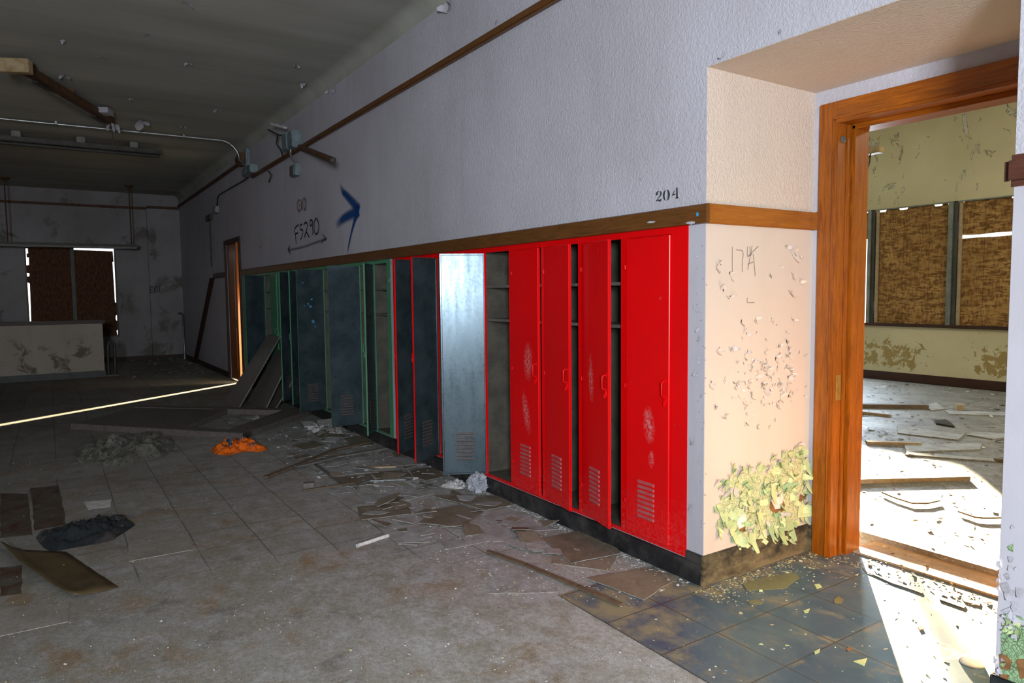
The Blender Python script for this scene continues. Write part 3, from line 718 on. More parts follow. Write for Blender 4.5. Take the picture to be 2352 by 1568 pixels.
# ------------------------------------------------------------------ peeling paint on the recess cheek
def curl(b, base, u, n, w, l, c, mi, jag=.25):
    """curled flake: root edge at base, length l along u lifting towards n with curl c"""
    u = u.normalized(); v = n.cross(u).normalized(); vs = []; k = 5
    for i in range(k):
        t = i/(k-1); a = c*t
        d = u*(l*(sin(a)/c if c > .05 else t)) + n*(l*((1-cos(a))/c if c > .05 else 0)+.002)
        hw_ = w*.5*(1-.55*t**2)*(1+random.uniform(-jag, jag))
        vs += [base+d-v*hw_, base+d+v*hw_*(1+random.uniform(-jag, jag))]
    b.add(vs, [(2*i, 2*i+1, 2*i+3, 2*i+2) for i in range(k-1)], mi, True)
out = [(180,570),(225,545),(270,530),(300,590),(365,430),(400,500),(475,380),(520,440),(600,410),(640,470),(720,340),(780,330),(850,250),(890,260),(955,205),(1015,260),(1035,330),(1050,440),(1020,560),(1045,640),(1030,740),(1080,770),(1075,815),(960,860),(925,900),(905,1030),(870,1020),(845,930),(830,1020),(790,1042),(755,930),(710,1000),(640,960),(575,1060),(530,1125),(495,1040),(440,1085),(330,1050),(335,900),(300,880),(215,1005),(195,920),(255,800),(180,760),(250,680),(300,640)]
pc = lambda x, y, o=.004: fx(1600+x/4.127, 980+y/4.127, XL+o)
b = MB(); C_ = [pc(x, y) for x, y in out]
cellfill(b, out, pc, 14)
for pl, mi in (([(700,700),(690,770),(720,810),(770,820),(820,800),(840,740),(820,700),(800,640),(770,620),(745,640)], 2), ([(705,700),(750,620),(800,630),(822,660),(812,740),(790,775),(745,780),(730,745)], 1),
               ([(380,900),(420,830),(460,820),(475,880),(460,940),(400,965)], 1), ([(400,975),(460,940),(475,970),(450,1000),(410,995)], 2), ([(965,720),(980,630),(1020,660),(1000,700)], 2), ([(480,990),(550,920),(540,960),(500,1000)], 1)):
    q_ = [pc(x, y, .0055+.001*(mi == 1)) for x, y in pl]; b.add(q_, [list(range(len(q_)))], mi)
b.build('peeled_patch', [M['crackle'], M['bareplaster'], M['rawbrown']], rec, kind='stuff')
b = MB(); random.seed(11); NX = Vector((1, 0, 0))
n = 0
for i in range(len(out)):            # the ragged rim: big curled tongues
    for k in range(2):
        t = random.random(); x = out[i][0]*(1-t)+out[i-1][0]*t; y = out[i][1]*(1-t)+out[i-1][1]*t
        up_ = y < 700
        a = random.uniform(-.9, .9)+(0 if up_ else pi)
        u = Vector((0, sin(a), -cos(a))) if not up_ else Vector((0, sin(a), cos(a)*.9))
        if not up_: u = Vector((0, sin(a)*.7, -abs(cos(a))))
        curl(b, pc(x, y, .005), u, NX, random.uniform(.015, .05), random.uniform(.02, .075), random.uniform(.5, 1.6), random.choice([0, 0, 0, 1, 2] if up_ else [0, 0, 0, 0, 1]))
while n < 120:
    x = random.uniform(180, 1080); y = random.uniform(205, 1100)
    if not inside((x, y), out): continue
    n += 1; a = random.uniform(0, 2*pi)
    curl(b, pc(x, y, .005), Vector((0, cos(a), sin(a))), NX, random.uniform(.014, .055), random.uniform(.02, .07), random.uniform(.5, 1.9), random.choice([0, 0, 0, 1, 2]))
# large hanging tongues
for x, y, dx, dy, w, l in ((520,985,.1,-1,.055,.13), (800,930,-.1,-1,.055,.12), (875,900,.2,-1,.06,.12), (700,900,-.1,-1,.05,.10), (960,790,1,-.15,.09,.13), (730,560,-.3,-1,.05,.11), (345,900,0,-1,.05,.12), (1025,300,.3,-1,.05,.14), (1030,470,.2,-1,.04,.11), (280,800,-.3,-1,.035,.1), (420,1060,.5,-.6,.05,.07), (600,800,-.4,-1,.035,.08), (520,700,-.6,-.8,.05,.06)):
    curl(b, pc(x, y, .006), Vector((0, dx, dy)), NX, w, l, random.uniform(.5, .9), random.choice([0, 0, 1]), .12)
b.build('paint_curls', [M['flake'], M['flakegreen'], M['flakepink']], rec, kind='stuff')
# chips scattered over the cheek, dark slivers painting the shade under them
b = MB(); random.seed(5)
spots = [(245,380),(265,345),(325,410),(285,520),(330,560),(690,235),(745,270),(770,310),(650,375),(590,430),(735,420),(785,480),(722,535),(400,720),(495,715),(735,715),(430,795),(255,895),(345,905),(430,965),(480,980),(690,850),(545,1000),(580,1040),(620,960),(700,940),(730,1060),(445,1105),(530,1120),(590,1160),(655,1200),(705,1200),(640,1240),(420,1230),(370,1130),(235,1275),(300,1340),(430,1380),(505,1400),(205,1110),(550,1020),(690,1010),(640,880),(710,900),(500,1090),(640,1130),(470,1190),(545,1150),(660,1160),(700,1080)]
def sliver(b, x, y):  # flat dark sliver, painted shade of a chip
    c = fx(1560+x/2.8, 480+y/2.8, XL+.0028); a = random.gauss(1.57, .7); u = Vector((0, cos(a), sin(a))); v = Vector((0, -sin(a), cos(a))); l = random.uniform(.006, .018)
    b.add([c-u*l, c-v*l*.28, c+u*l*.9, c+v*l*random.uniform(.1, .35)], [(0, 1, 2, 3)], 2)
for x, y in spots:
    for k in range(2):
        a = random.uniform(0, 2*pi)
        curl(b, fx(1560+(x+random.uniform(-12, 12))/2.8, 480+(y+random.uniform(-12, 12))/2.8, XL+.003), Vector((0, cos(a), sin(a))), NX, random.uniform(.008, .030), random.uniform(.015, .05), random.uniform(.9, 2.2), random.choice([0, 0, 0, 0, 1]))
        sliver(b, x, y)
for k in range(110):
    x = random.gauss(560, 130); y = random.gauss(1050, 160)
    if not (190 < x < 850 and 640 < y < 1500): continue
    a = random.uniform(0, 2*pi)
    curl(b, fx(1560+x/2.8, 480+y/2.8, XL+.003), Vector((0, cos(a), sin(a))), NX, random.uniform(.005, .018), random.uniform(.010, .028), random.uniform(.9, 2.2), random.choice([0, 0, 0, 0, 1]))
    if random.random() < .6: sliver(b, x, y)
curl(b, fx(1820, 572, XL+.003), Vector((0, .6, -1)), NX, .05, .09, .5, 0)
b.build('paint_chips', [M['niche'], M['flakepink'], M['chipshade']], rec, kind='stuff')
# peeling on the near end of the hall wall, right edge of the picture
b = MB(); random.seed(21)
px_ = lambda x, y, o=.003: fy(2240+x/4.26, 1200+y/4.26, D-o)
o2 = [(262,1050),(295,965),(330,1010),(370,1060),(405,965),(477,1020),(600,1000),(700,1100),(760,1400),(700,1700),(477,1740),(240,1720),(232,1440),(250,1290)]
cellfill(b, o2, px_, 14)
for pl in ([(235,1290),(300,1280),(360,1360),(340,1440),(250,1430)], [(395,1340),(477,1330),(600,1500),(440,1530)], [(240,1480),(330,1490),(320,1560),(235,1540)]):
    q_ = [px_(x, y, .005) for x, y in pl]; b.add(q_, [list(range(len(q_)))], 1)
q_ = [px_(x, y, .003) for x, y in [(310,235),(375,205),(370,290),(330,270)]]; b.add(q_, [list(range(4))], 0)
b.build('peeled_patch', [M['crackle2'], M['rawbrown']], wall, kind='stuff')
b = MB()
for i in range(44):
    x, y = random.choice(o2); x += random.uniform(-40, 60); y += random.uniform(-60, 60)
    a = random.uniform(0, 2*pi)
    if x < 236: continue
    curl(b, px_(x, y, .004), Vector((cos(a), 0, sin(a))), NW, random.uniform(.008, .025), random.uniform(.010, .035), random.uniform(.5, 1.6), random.choice([0, 0, 1, 2]))
for x, y, l in ((280,590,.05), (330,650,.06), (440,640,.05), (300,840,.06), (390,780,.05), (420,860,.06), (345,330,.03), (350,420,.03), (300,500,.03), (420,440,.02), (380,30,.02), (460,900,.06)):
    a = random.uniform(-2.4, -.7); curl(b, px_(x, y, .002), Vector((cos(a), 0, sin(a))), NW, l*.6, l*.7, .5, 2)
for i in range(9):      # loose edge along the corner
    curl(b, Vector((XR+random.uniform(0, .01), D-.003, random.uniform(.18, .62))), Vector((-1, 0, random.uniform(-.5, .5))), NW, random.uniform(.012, .03), random.uniform(.006, .015), .5, 2)
b.build('paint_curls', [M['flakegreen'], M['flake'], M['flakegrey']], wall, kind='stuff')
# chips on the grey strip beside the lockers and flakes on wall and ceiling
b = MB()
for x, y, l in ((1606, 752, .03), (1610, 772, .03), (1600, 850, .035), (1590, 1003, .05), (1588, 1158, .04), (1612, 905, .02), (1597, 700, .015)):
    a = random.uniform(-2, -1); curl(b, fy(x, y, D-.003), Vector((cos(a), 0, sin(a))), NW, l*.8, l, .9, 0)
for i in range(40):
    x = random.uniform(1600, 1624); y = random.uniform(540, 1260)
    a = random.uniform(0, 6.28); curl(b, fy(x, y, D-.003), Vector((cos(a), 0, sin(a))), NW, .006, .010, 1.2, 0)
for x, y, l in ((1140, 46, .05), (1470, 270, .02), (1790, 68, .03), (1665, 120, .04), (898, 600, .05), (895, 640, .08), (600, 560, .1), (1470, 410, .02)):
    a = random.uniform(-2.5, -.6); curl(b, fy(x, y, D-.004), Vector((cos(a), 0, sin(a))), NW, l*.5, l, .9, 0)
b.build('paint_flakes', [M['flakegrey']], wall, kind='stuff')
b = MB()
for x, y, l in ((1030, 15, .16), (692, 238, .10), (430, 6, .08), (230, 130, .08), (145, 172, .10), (430, 143, .08), (682, 148, .07), (340, 78, .05), (695, 190, .12), (145, 90, .06), (770, 205, .06), (422, 289, .08), (330, 277, .22), (755, 210, .05), (300, 225, .05), (500, 250, .08)):
    a = random.uniform(0, 6.28); c_ = fz(x, y, ZC-.006)
    if c_.y > D-.15: c_ = fy(x, y, D-.01); n_ = NW; u = Vector((cos(a), 0, sin(a)))
    else: n_ = Vector((0, 0, -1)); u = Vector((cos(a), sin(a), 0))
    curl(b, c_, u, n_, l*.6, l, 1.1, 0, .5); curl(b, c_, -u, n_, l*.4, l*.7, 1.3, 0, .5)
b.build('ceiling_flakes', [M['flakegrey']], bpy.data.objects['ceiling'], kind='stuff')
# ------------------------------------------------------------------ lockers
LZ0, LZ1, LD = .123, 1.95, .36        # bottom, top, depth
H = LZ1-LZ0
def make_locker(name, paint, slat):
    t = thing(name, None, 'locker', (0, D, LZ0))
    def part(b, nm, mats, par=t): return b.build(nm, mats, par, origin=False)
    b = MB(); th = .004
    b.box((.004, .004, .012), (.004+th, LD, H-.012)); b.box((P-.008, .004, .012), (P-.004, LD, H-.012)); b.box((.004, LD-th, .012), (P-.004, LD, H-.012))
    b.box((.004, .004, .012), (P-.004, LD, .018)); b.box((.004, .004, H-.018), (P-.004, LD, H-.012))
    for x in (.05, P-.05): b.box((x-.006, LD-.012, .02), (x+.006, LD-.004, H-.02))
    part(b, 'locker_body', M['interior'])
    b = MB(); y0, y1 = -.004, .016
    b.bevbox((0, y0, 0), (.049, y1, H), .002); b.bevbox((P-.004, y0, 0), (P, y1, H), .001)
    b.bevbox((.047, y0+.0005, H-.037), (P-.003, y1, H), .002); b.bevbox((.047, y0+.0005, 0), (P-.003, y1, .02), .002)
    part(b, 'face_frame', paint)
    for z in (1.395, 1.657):
        b = MB(); b.bevbox((.009, .025, z-LZ0-.02), (P-.009, LD-.005, z-LZ0), .003); part(b, 'shelf', M['shelf'])
    # door, local origin on the hinge line
    dw, zb, zt, dp = .356, .022, H-.040, .019
    b = MB()
    x0, x1, yf, yb = 0.001, dw, -dp, 0.0; r = .004
    prof = [(x0, yb), (x0, yf+r), (x0+r, yf), (x1-r, yf), (x1, yf+r), (x1, yb)]
    n = len(prof); vs = [(x, y, z) for z in (zb+r, zt-r) for x, y in prof]
    b.add(vs, [(i, i+1, n+i+1, n+i) for i in range(n-1)], 0)
    vs2 = [(x, y, z) for z, zz in ((zb+r, zb), (zt-r, zt)) for x, y in ()]
    fr = [(x0+r, yf, zb+r), (x1-r, yf, zb+r), (x1-r, yf, zt-r), (x0+r, yf, zt-r)]
    # top and bottom flanges
    for z, s in ((zb, 1), (zt, -1)):
        b.add([(x0+r, yf, z+s*r), (x1-r, yf, z+s*r), (x1-r, yf+r, z), (x0+r, yf+r, z)], [(0, 1, 2, 3)], 0)
        b.add([(x0+r, yf+r, z), (x1-r, yf+r, z), (x1, yb, z), (x0, yb, z)], [(0, 1, 2, 3)], 0)
        b.add([(x0, yf+r, z+s*r), (x0+r, yf, z+s*r), (x0+r, yf+r, z)], [(0, 1, 2)], 0); b.add([(x1, yf+r, z+s*r), (x1-r, yf, z+s*r), (x1-r, yf+r, z)], [(0, 1, 2)], 0)
        b.add([(x0, yf+r, z+s*r), (x0+r, yf+r, z), (x0, yb, z), (x0, yb, z+s*r)], [(0, 1, 2, 3)], 0); b.add([(x1, yf+r, z+s*r), (x1-r, yf+r, z), (x1, yb, z), (x1, yb, z+s*r)], [(0, 1, 2, 3)], 0)
    # back: rim and recessed sheet
    w_ = .010; ri = .003
    o4 = [(x0, yb, zb), (x1, yb, zb), (x1, yb, zt), (x0, yb, zt)]; i4 = [(x0+w_, yb, zb+w_), (x1-w_, yb, zb+w_), (x1-w_, yb, zt-w_), (x0+w_, yb, zt-w_)]
    d4 = [(x0+w_+ri, yb-.006, zb+w_+ri), (x1-w_-ri, yb-.006, zb+w_+ri), (x1-w_-ri, yb-.006, zt-w_-ri), (x0+w_+ri, yb-.006, zt-w_-ri)]
    b.add(o4+i4, [(i, (i+1) % 4, 4+(i+1) % 4, 4+i) for i in range(4)], 1); b.add(i4+d4, [(i, (i+1) % 4, 4+(i+1) % 4, 4+i) for i in range(4)], 1); b.add(d4, [(0, 1, 2, 3)], 1)
    # louvres, pressed outward in front, hollow behind
    for k in range(8):
        z = .135+k*.0295; lx0, lx1 = .105, .245
        pf = [(yf, 0), (yf-.007, .002), (yf-.0085, .007), (yf-.0075, .012), (yf, .019)]
        for xa, xb, ins in ((lx0, lx1, .006),):
            vs = [(xa+(ins if 0 < j < 4 else 0), y, z+h) for j, (y, h) in enumerate(pf)]+[(xb-(ins if 0 < j < 4 else 0), y, z+h) for j, (y, h) in enumerate(pf)]
            b.add(vs, [(j, 5+j, 6+j, 1+j) for j in range(4)]+[(0, 1, 2, 3, 4), (9, 8, 7, 6, 5)], 2)
        pb = [(-.0065, .0), (-.003, .003), (-.002, .008), (-.003, .013), (-.0065, .019)]
        vs = [(lx0, y, z+h) for y, h in pb]+[(lx1, y, z+h) for y, h in pb]
        b.add(vs, [(1+j, 6+j, 5+j, j) for j in range(4)]+[(4, 3, 2, 1, 0), (5, 6, 7, 8, 9)], 3)
    door = b.build('door', [paint, M['inner'], slat, M['innerslat']], t, origin=False)
    door.location = (.0495, .003, 0)
    # handle: a pull on two feet above a hasp
    b = MB(); hx = dw-.028; hz = .985-LZ0
    b.tube([(hx, yf, hz+.108), (hx-.002, yf-.016, hz+.106), (hx-.004, yf-.026, hz+.096), (hx-.004, yf-.026, hz+.03), (hx-.002, yf-.016, hz+.02), (hx, yf, hz+.018)], .0048, 8)
    b.bevbox((hx-.012, yf-.012, hz-.02), (hx+.014, yf+.001, hz+.014), .004); b.bevbox((hx-.004, yf-.018, hz-.032), (hx+.006, yf-.004, hz-.008), .003); b.bevbox((hx-.010, yf-.004, hz+.098), (hx+.012, yf+.001, hz+.124), .002)
    b.build('handle', paint, door, origin=False)
    for z in (1.742, 1.036, .334):
        b = MB(); b.tube([(-.002, yf-.002, z-LZ0-.012), (-.002, yf-.002, z-LZ0+.012)], .0045, 8); b.bevbox((-.004, yf-.0035, z-LZ0-.002), (.022, yf+.001, z-LZ0+.005), .0015)
        b.build('hinge', paint, door, origin=False)
    b = MB()
    for sx in (.06, .295): b.bevbox((dw/2-.045+ (sx-.06)*.38, yf-.001, zt-.055), (dw/2-.042+(sx-.06)*.38, yf+.001, zt-.052), .0005)
    b.bevbox((dw/2-.05, yf-.0012, zt-.075), (dw/2+.05, yf+.0005, zt-.045), .001); b.build('number_plate', paint, door, origin=False)
    return t
def place(src, x, ang, label, group, first):
    o = src if first else copy_tree(src)
    o.location.x = x; o['label'] = label; o['group'] = group
    for ch in o.children:
        if ch.name.startswith('door'): ch.rotation_euler = (0, 0, -radians(ang))
    return o
red = make_locker('locker', M['red'], M['redslat']); green = make_locker('locker', M['green'], M['greenslat'])
RL = [(0, 'red locker nearest the grey wall corner, door shut, pale scuff below its handle'),
      (12.5, 'red locker with glossy streaked door standing ajar, second from the wall corner'),
      (9.5, 'red locker with plain unscuffed door ajar, third from the wall corner'),
      (2.5, 'red locker with two long pale scuffs on its almost shut door, fourth from the corner'),
      (117.5, 'red locker standing wide open, its shiny blue-grey door back facing the viewer'),
      (0, 'red locker hidden behind the shiny blue-grey open door, its own door shut'),
      (62.5, 'red locker whose dark door back shows next to the shiny open door'),
      (58, 'red locker with red-edged open door nearest the green lockers'),
      (0, 'last red locker before the white wall strip, door shut')]
for k, (a, lb) in enumerate(RL):
    o = place(red, RED0-P*(k+1), a, lb, 'red lockers along the hall wall', k == 0)
GL = {0: (36.5, 'green locker with empty shelves in view beside the white wall strip, light green door edge'),
      1: (90.5, 'green locker with widest slate-blue door back swung across the row'),
      2: (0, 'green locker behind the wide slate-blue door, its door shut'),
      3: (0, 'green locker between the wide slate-blue door and the blue-spotted door, its door shut'),
      4: (80.5, 'green locker whose dark slate door back carries small blue paint spots'),
      5: (0, 'green locker behind the blue-spotted door, its door shut'),
      6: (45.5, 'green locker with narrow almost black door left of the blue-spotted door'),
      7: (48.5, 'green locker with narrow dull blue door back beside the leaning boards'),
      8: (0, 'green locker behind the narrow dull blue door, its door shut'),
      9: (0, 'green locker behind the leaning boards, second one hidden, its door shut'),
      10: (0, 'shut bright green locker door showing just above the leaning boards'),
      11: (67.5, 'green locker with scratched black-green door back closest to the far doorway'),
      12: (0, 'green locker behind the scratched black-green door, third from the far doorway'),
      13: (0, 'green locker behind the scratched black-green door, second from the far doorway'),
      14: (0, 'end green locker touching the far doorway casing')}
for k in range(15):
    place(green, GRN0-P*(k+1), GL[k][0], GL[k][1], 'green lockers along the hall wall', k == 0)
# filler strips closing the two banks
def filler(x0, x1, paint, label):
    t = thing('filler_strip', label, 'filler strip', ((x0+x1)/2, D, LZ0), 'filler strips beside the lockers')
    b = MB(); b.bevbox((x0, D-.0045, LZ0), (x1, D+.02, LZ1), .002); b.build('strip_panel', paint, t)
filler(RED0+.0005, RED0+.117, M['red'], 'tall red metal strip between the last red door and the grey wall corner')
filler(-6.57, RED0-P*9-.0005, M['red'], 'narrow red metal strip beside the white wall strip')
filler(GRN0+.0005, -6.63, M['green'], 'narrow green metal strip beside the white wall strip')
filler(-13.12, GRN0-P*15-.0005, M['green'], 'narrow beige-green strip beside the far doorway')
# pale scuffs on four red doors, blue spots on one green door
def oval(door, cx, cz, w, h, rot, mat, y=-.0195, n=18):
    b = MB(); vs = []; uv = []
    for i in range(n):
        a = 2*pi*i/n; x = w*cos(a); z = h*sin(a)
        vs.append((cx+x*cos(rot)-z*sin(rot), y, cz+x*sin(rot)+z*cos(rot))); uv.append((.5+.5*cos(a), .5+.5*sin(a)))
    b.add(vs, [list(range(n))], 0, False, uv); return b.build('scuff_mark', mat, door, origin=False)
def door_of(k, x0):
    for o in bpy.data.objects:
        if o.name.startswith('locker') and o.get('category') == 'locker' and abs(o.location.x-(x0-P*(k+1))) < .01 and o.parent is None:
            return [c for c in o.children if c.name.startswith('door')][0]
d = door_of(0, RED0); oval(d, .20, .70, .05, .12, .12, M['scuff']); oval(d, .22, .50, .025, .06, 0, M['scuff'])
d = door_of(1, RED0); oval(d, .13, .93, .04, .17, .08, M['scuff'])
d = door_of(3, RED0); oval(d, .22, .98, .065, .15, 0, M['scuff']); oval(d, .19, .60, .05, .17, .25, M['scuff'])
bl = simple('light_blue_paint_drop', (.05, .22, .40))
d = door_of(4, GRN0)
for x, z, r in ((.16, 1.42, .014), (.18, 1.33, .018), (.21, 1.36, .012), (.26, 1.34, .008), (.15, 1.14, .020), (.12, 1.08, .010), (.28, 1.62, .009), (.26, 1.63, .007)):
    b = MB(); b.add([(x+r*cos(a)*random.uniform(.7, 1.3), -.0045, z+r*sin(a)*random.uniform(.7, 1.3)) for a in [i*pi/5 for i in range(10)]], [list(range(10))]); b.build('paint_drop', bl, d, origin=False)
# ------------------------------------------------------------------ wiring and lights overhead
def cen(b): 
    xs = [Vector(v) for v in b.v]; c = sum(xs, Vector())/len(xs); return Vector((c.x, c.y, min(v.z for v in xs)))
def solo(b, name, mats, label, cat, group=None):
    c = cen(b); o = b.build(name, mats, None, origin=c); return props(o, label, cat, group)
# long conduit across the ceiling, bending down to a box on the locker wall
b = MB()
zc_ = ZC-.03
path = [(-12.45, -4.0, zc_), (-12.4, -.4, zc_), (-12.33, 2.45, zc_)]+[(-12.32+.0*k, 2.45+.30*sin(a), zc_-.30+.30*cos(a)) for k, a in [(i, i*pi/12) for i in range(1, 7)]]+[(-12.1, 2.80, 3.70)]
b.tube(path, .017, 10)
for y in (-2.5, .2, 1.9): b.bevbox((-12.47, y, zc_-.02), (-12.30, y+.03, ZC-.001), .004)
solo(b, 'conduit', M['galv'], 'thin shiny metal conduit running across the ceiling and bending down to the wall', 'conduit')
t = thing('junction_box', 'small blue-grey junction box on the wall where the ceiling conduit ends', 'junction box', (-12.0, D-.06, 3.53), 'junction boxes')
b = MB(); b.bevbox((-12.28, D-.13, 3.55), (-11.74, D, 3.68), .012); b.build('box_body', M['boxblue'], t)
b = MB(); b.bevbox((-12.26, D-.135, 3.56), (-11.98, D-.128, 3.67), .003); b.build('cover', M['boxblue'], t)
b = MB(); b.bevbox((-12.36, D-.06, 3.66), (-12.25, D, 4.03), .02); b.build('stub_channel', M['boxblue'], t)
b = MB(); b.tube([(-12.2, D-.02, 3.56), (-12.6, D-.015, 3.55), (-14.7, D-.015, 3.56), (-14.9, D-.015, 3.52), (-15.0, D-.015, 3.33)], .014, 8)
solo(b, 'conduit', M['darkmetal'], 'thin dark conduit on the far wall, sloping away and dropping to a small white box', 'conduit')
t = thing('switch_box', 'small pale box high on the far wall above the doorway', 'switch box', (-15.05, D, 3.22))
b = MB(); b.bevbox((-15.22, D-.06, 3.23), (-14.86, D, 3.36), .01); b.build('box_body', M['alu'], t)
b = MB(); b.bevbox((-15.17, D-.065, 3.25), (-14.91, D-.058, 3.34), .004); b.build('cover', M['galv'], t)
b = MB(); b.bevbox((-16.0, D-.06, 3.15), (-15.5, D, 3.27), .01); b.tube([(-15.75, D-.02, 3.15), (-15.76, D-.02, 2.2)], .012, 6)
solo(b, 'switch_box', M['darkmetal'], 'dark box on the far wall left of the small pale box', 'switch box')
# twin box with rod and hanging cable
t = thing('junction_box', 'double blue-grey box on the near picture rail with loose wires beside it', 'junction box', (-9.64, D-.06, 3.54), 'junction boxes')
b = MB(); b.bevbox((-9.87, D-.14, 3.55), (-9.65, D, 3.77), .012); b.build('box_body', M['boxblue'], t)
b = MB(); b.bevbox((-9.64, D-.13, 3.54), (-9.42, D, 3.76), .012); b.build('cover', M['boxblue'], t)
b = MB()
for pth in ([(-9.8, D-.1, 3.75), (-10.0, D-.15, 3.80), (-10.2, D-.12, 3.72), (-10.05, D-.1, 3.6), (-9.95, D-.1, 3.48)], [(-10.0, D-.15, 3.80), (-10.3, D-.2, 3.92)]): b.tube(pth, .012, 6)
b.build('loose_wire', M['darkmetal'], t)
b = MB(); b.bar((-9.9, D-.25, 3.90), (-9.6, D-.16, 3.80), .05, .03); b.build('broken_strap', M['flakegrey'], t)
b = MB(); b.tube([(-9.68, D-.07, 3.57), (-9.70, D-.075, 3.50), (-9.66, D-.07, 3.44), (-9.60, D-.05, 3.38), (-9.60, D-.04, 3.33)], .016, 8); 
t2 = thing('outlet_box', 'small blue-grey box hanging below the double box on a bent cable', 'outlet box', (-9.62, D-.03, 3.18))
b.build('cable', M['galv'], t2)
b = MB(); b.bevbox((-9.74, D-.08, 3.19), (-9.50, D, 3.34), .01); b.build('box_body', M['boxblue'], t2)
b = MB(); b.bevbox((-9.72, D-.09, 3.20), (-9.55, D-.078, 3.33), .004); b.build('cover', M['alu'], t2)
e_ = fy(765, 368, 2.62); s_ = Vector((-9.35, D-.05, 3.53))
b = MB(); b.tube([s_, e_], .034, 12, caps=False); dirn = (e_-s_).normalized(); b.tube([e_-dirn*.01, e_-dirn*.3], .028, 12, 1)
solo(b, 'pipe_stub', [M['rust'], M['darkmetal']], 'short dark pipe sticking out from the wall by the double box', 'pipe')
b = MB(); b.tube([fy(617, 393, D-.02), fy(623, 402, D-.03), fy(618, 418, D-.02)], .012, 6); solo(b, 'loose_wire', M['darkmetal'], 'short loose black wire dangling under the picture rail', 'wire')

# fallen-open fluorescent fixture on the ceiling
A = fz(40, 146, 4.07); B = fz(255, 272, 4.09); A.z = 4.07; B.z = 4.06
t = thing('fluorescent_fixture', 'rusted tubeless fluorescent fixture with yellowed end hanging askew from the ceiling', 'light fixture', (A.x, A.y, 3.95), 'fluorescent fixtures')
d_ = (B-A).normalized(); s_ = d_.cross(Vector((0, 0, 1))).normalized(); up_ = Vector((0, 0, 1))
b = MB(); b.bar(A-up_*.05, B-up_*.05, .10, .085, 0); b.build('channel', M['rust'], t)
for f in (.12, .5, .9):
    b = MB(); p = A+(B-A)*f; b.bevbox((p.x-.04, p.y-.04, p.z+.02), (p.x+.04, p.y+.04, ZC-.0005), .004); b.build('hanger', M['rust'], t)
b = MB(); b.bar(A-s_*.075-up_*.075, B-s_*.06-up_*.075, .05, .06, 0); b.build('reflector', M['greyenamel'], t)
b = MB(); c_ = A-d_*.05
b.bevbox((-.075, -.16, -.02), (.03, .12, .12), .006)
rz = math.atan2(d_.y, d_.x)
b.v = [tuple(Matrix.Rotation(rz, 3, 'Z') @ Vector(v)+c_+Vector((0, 0, -.10))) for v in b.v]; b.build('end_cap', M['cream'], t)
for f in (.16, .78):
    b = MB(); p = A+(B-A)*f-up_*.082; b.bar(p-s_*.02, p-s_*.02+d_*.32, .06, .02); b.build('lamp_opening', M['darkmetal'], t)
b = MB(); p = A+(B-A)*.78+s_*.1; b.bar(p-up_*.02, p+d_*.2-up_*.02, .12, .07); b.build('bracket', M['flakegrey'], t)
b = MB(); b.tube([B-up_*.06, B-up_*.2+d_*.02, B-up_*.38], .008, 6); b.build('dangling_wire', M['rust'], t)
b = MB()
for k in range(5): curl(b, B+Vector((random.uniform(-.1, .1), random.uniform(-.1, .1), -.05)), Vector((random.uniform(-1, 1), random.uniform(-1, 1), -.8)), Vector((0, 0, -1)), .05, .1, 1, 0)
b.build('torn_paint', [M['flakegrey']], t)
# second fixture further back on the ceiling
p0, p1 = fz(0, 322, 4.02), fz(370, 354, 4.02); x = (p0.x+p1.x)/2
t = thing('fluorescent_fixture', 'dark twin-rail fluorescent fixture on the far ceiling beyond the conduit', 'light fixture', (x, .6, 3.95), 'fluorescent fixtures')
for k, dx in enumerate((-.16, .16)):
    b = MB(); b.bevbox((x+dx-.06, p0.y-2.2, 3.99), (x+dx+.06, p1.y, 4.06), .01); b.build('rail', M['darkmetal'], t)
for y in (p0.y+.15, p0.y+1.0, p0.y+1.75):
    b = MB(); b.bevbox((x-.2, y, 4.05), (x+.2, y+.12, ZC), .01); b.build('bracket', M['greyenamel'], t)
# pendant fixture by the far window
t = thing('pendant_fixture', 'long dark bar light on two rods in front of the far boarded window', 'light fixture', (-18.6, .5, 2.7))
b = MB(); b.bevbox((-18.68, -3.0, 2.735), (-18.52, 1.82, 2.80), .015); b.build('light_bar', M['darkmetal'], t)
b = MB(); b.bevbox((-18.73, -3.0, 2.70), (-18.47, 1.78, 2.737), .01); b.build('reflector', M['greyenamel'], t)
for y in (-.66, 1.68):
    b = MB(); b.tube([(-18.6, y, 2.80), (-18.6, y, ZC)], .013, 8); b.build('rod', M['rust'], t)
    b = MB(); b.tube([(-18.6, y, ZC-.06), (-18.6, y, ZC-.02), (-18.6, y, ZC)], [.03, .09, .10], 14); b.build('canopy', M['rust'], t)
# ceiling fixture inside the classroom
q0 = fy(1935, 332, 9.0); q1 = fy(2026, 350, 9.0)
t = thing('classroom_fixture', 'pale bar fixture with hanging wires seen through the doorway, upper left', 'light fixture', q1)
b = MB(); b.bevbox((q0.x-.8, 8.93, q1.z), (q1.x, 9.07, q1.z+.085), .008); b.build('light_bar', M['cream'], t)
b = MB()
for x_, dz in ((1995, 395), (1990, 410), (1985, 385)):
    e_ = fy(x_-6, dz, 9.0); b.tube([fy(2000, 352, 9.0), (fy(2000, 352, 9.0)+e_)/2+Vector((.02, 0, 0)), e_], .006, 6)
b.build('hanging_wire', M['darkmetal'], t)
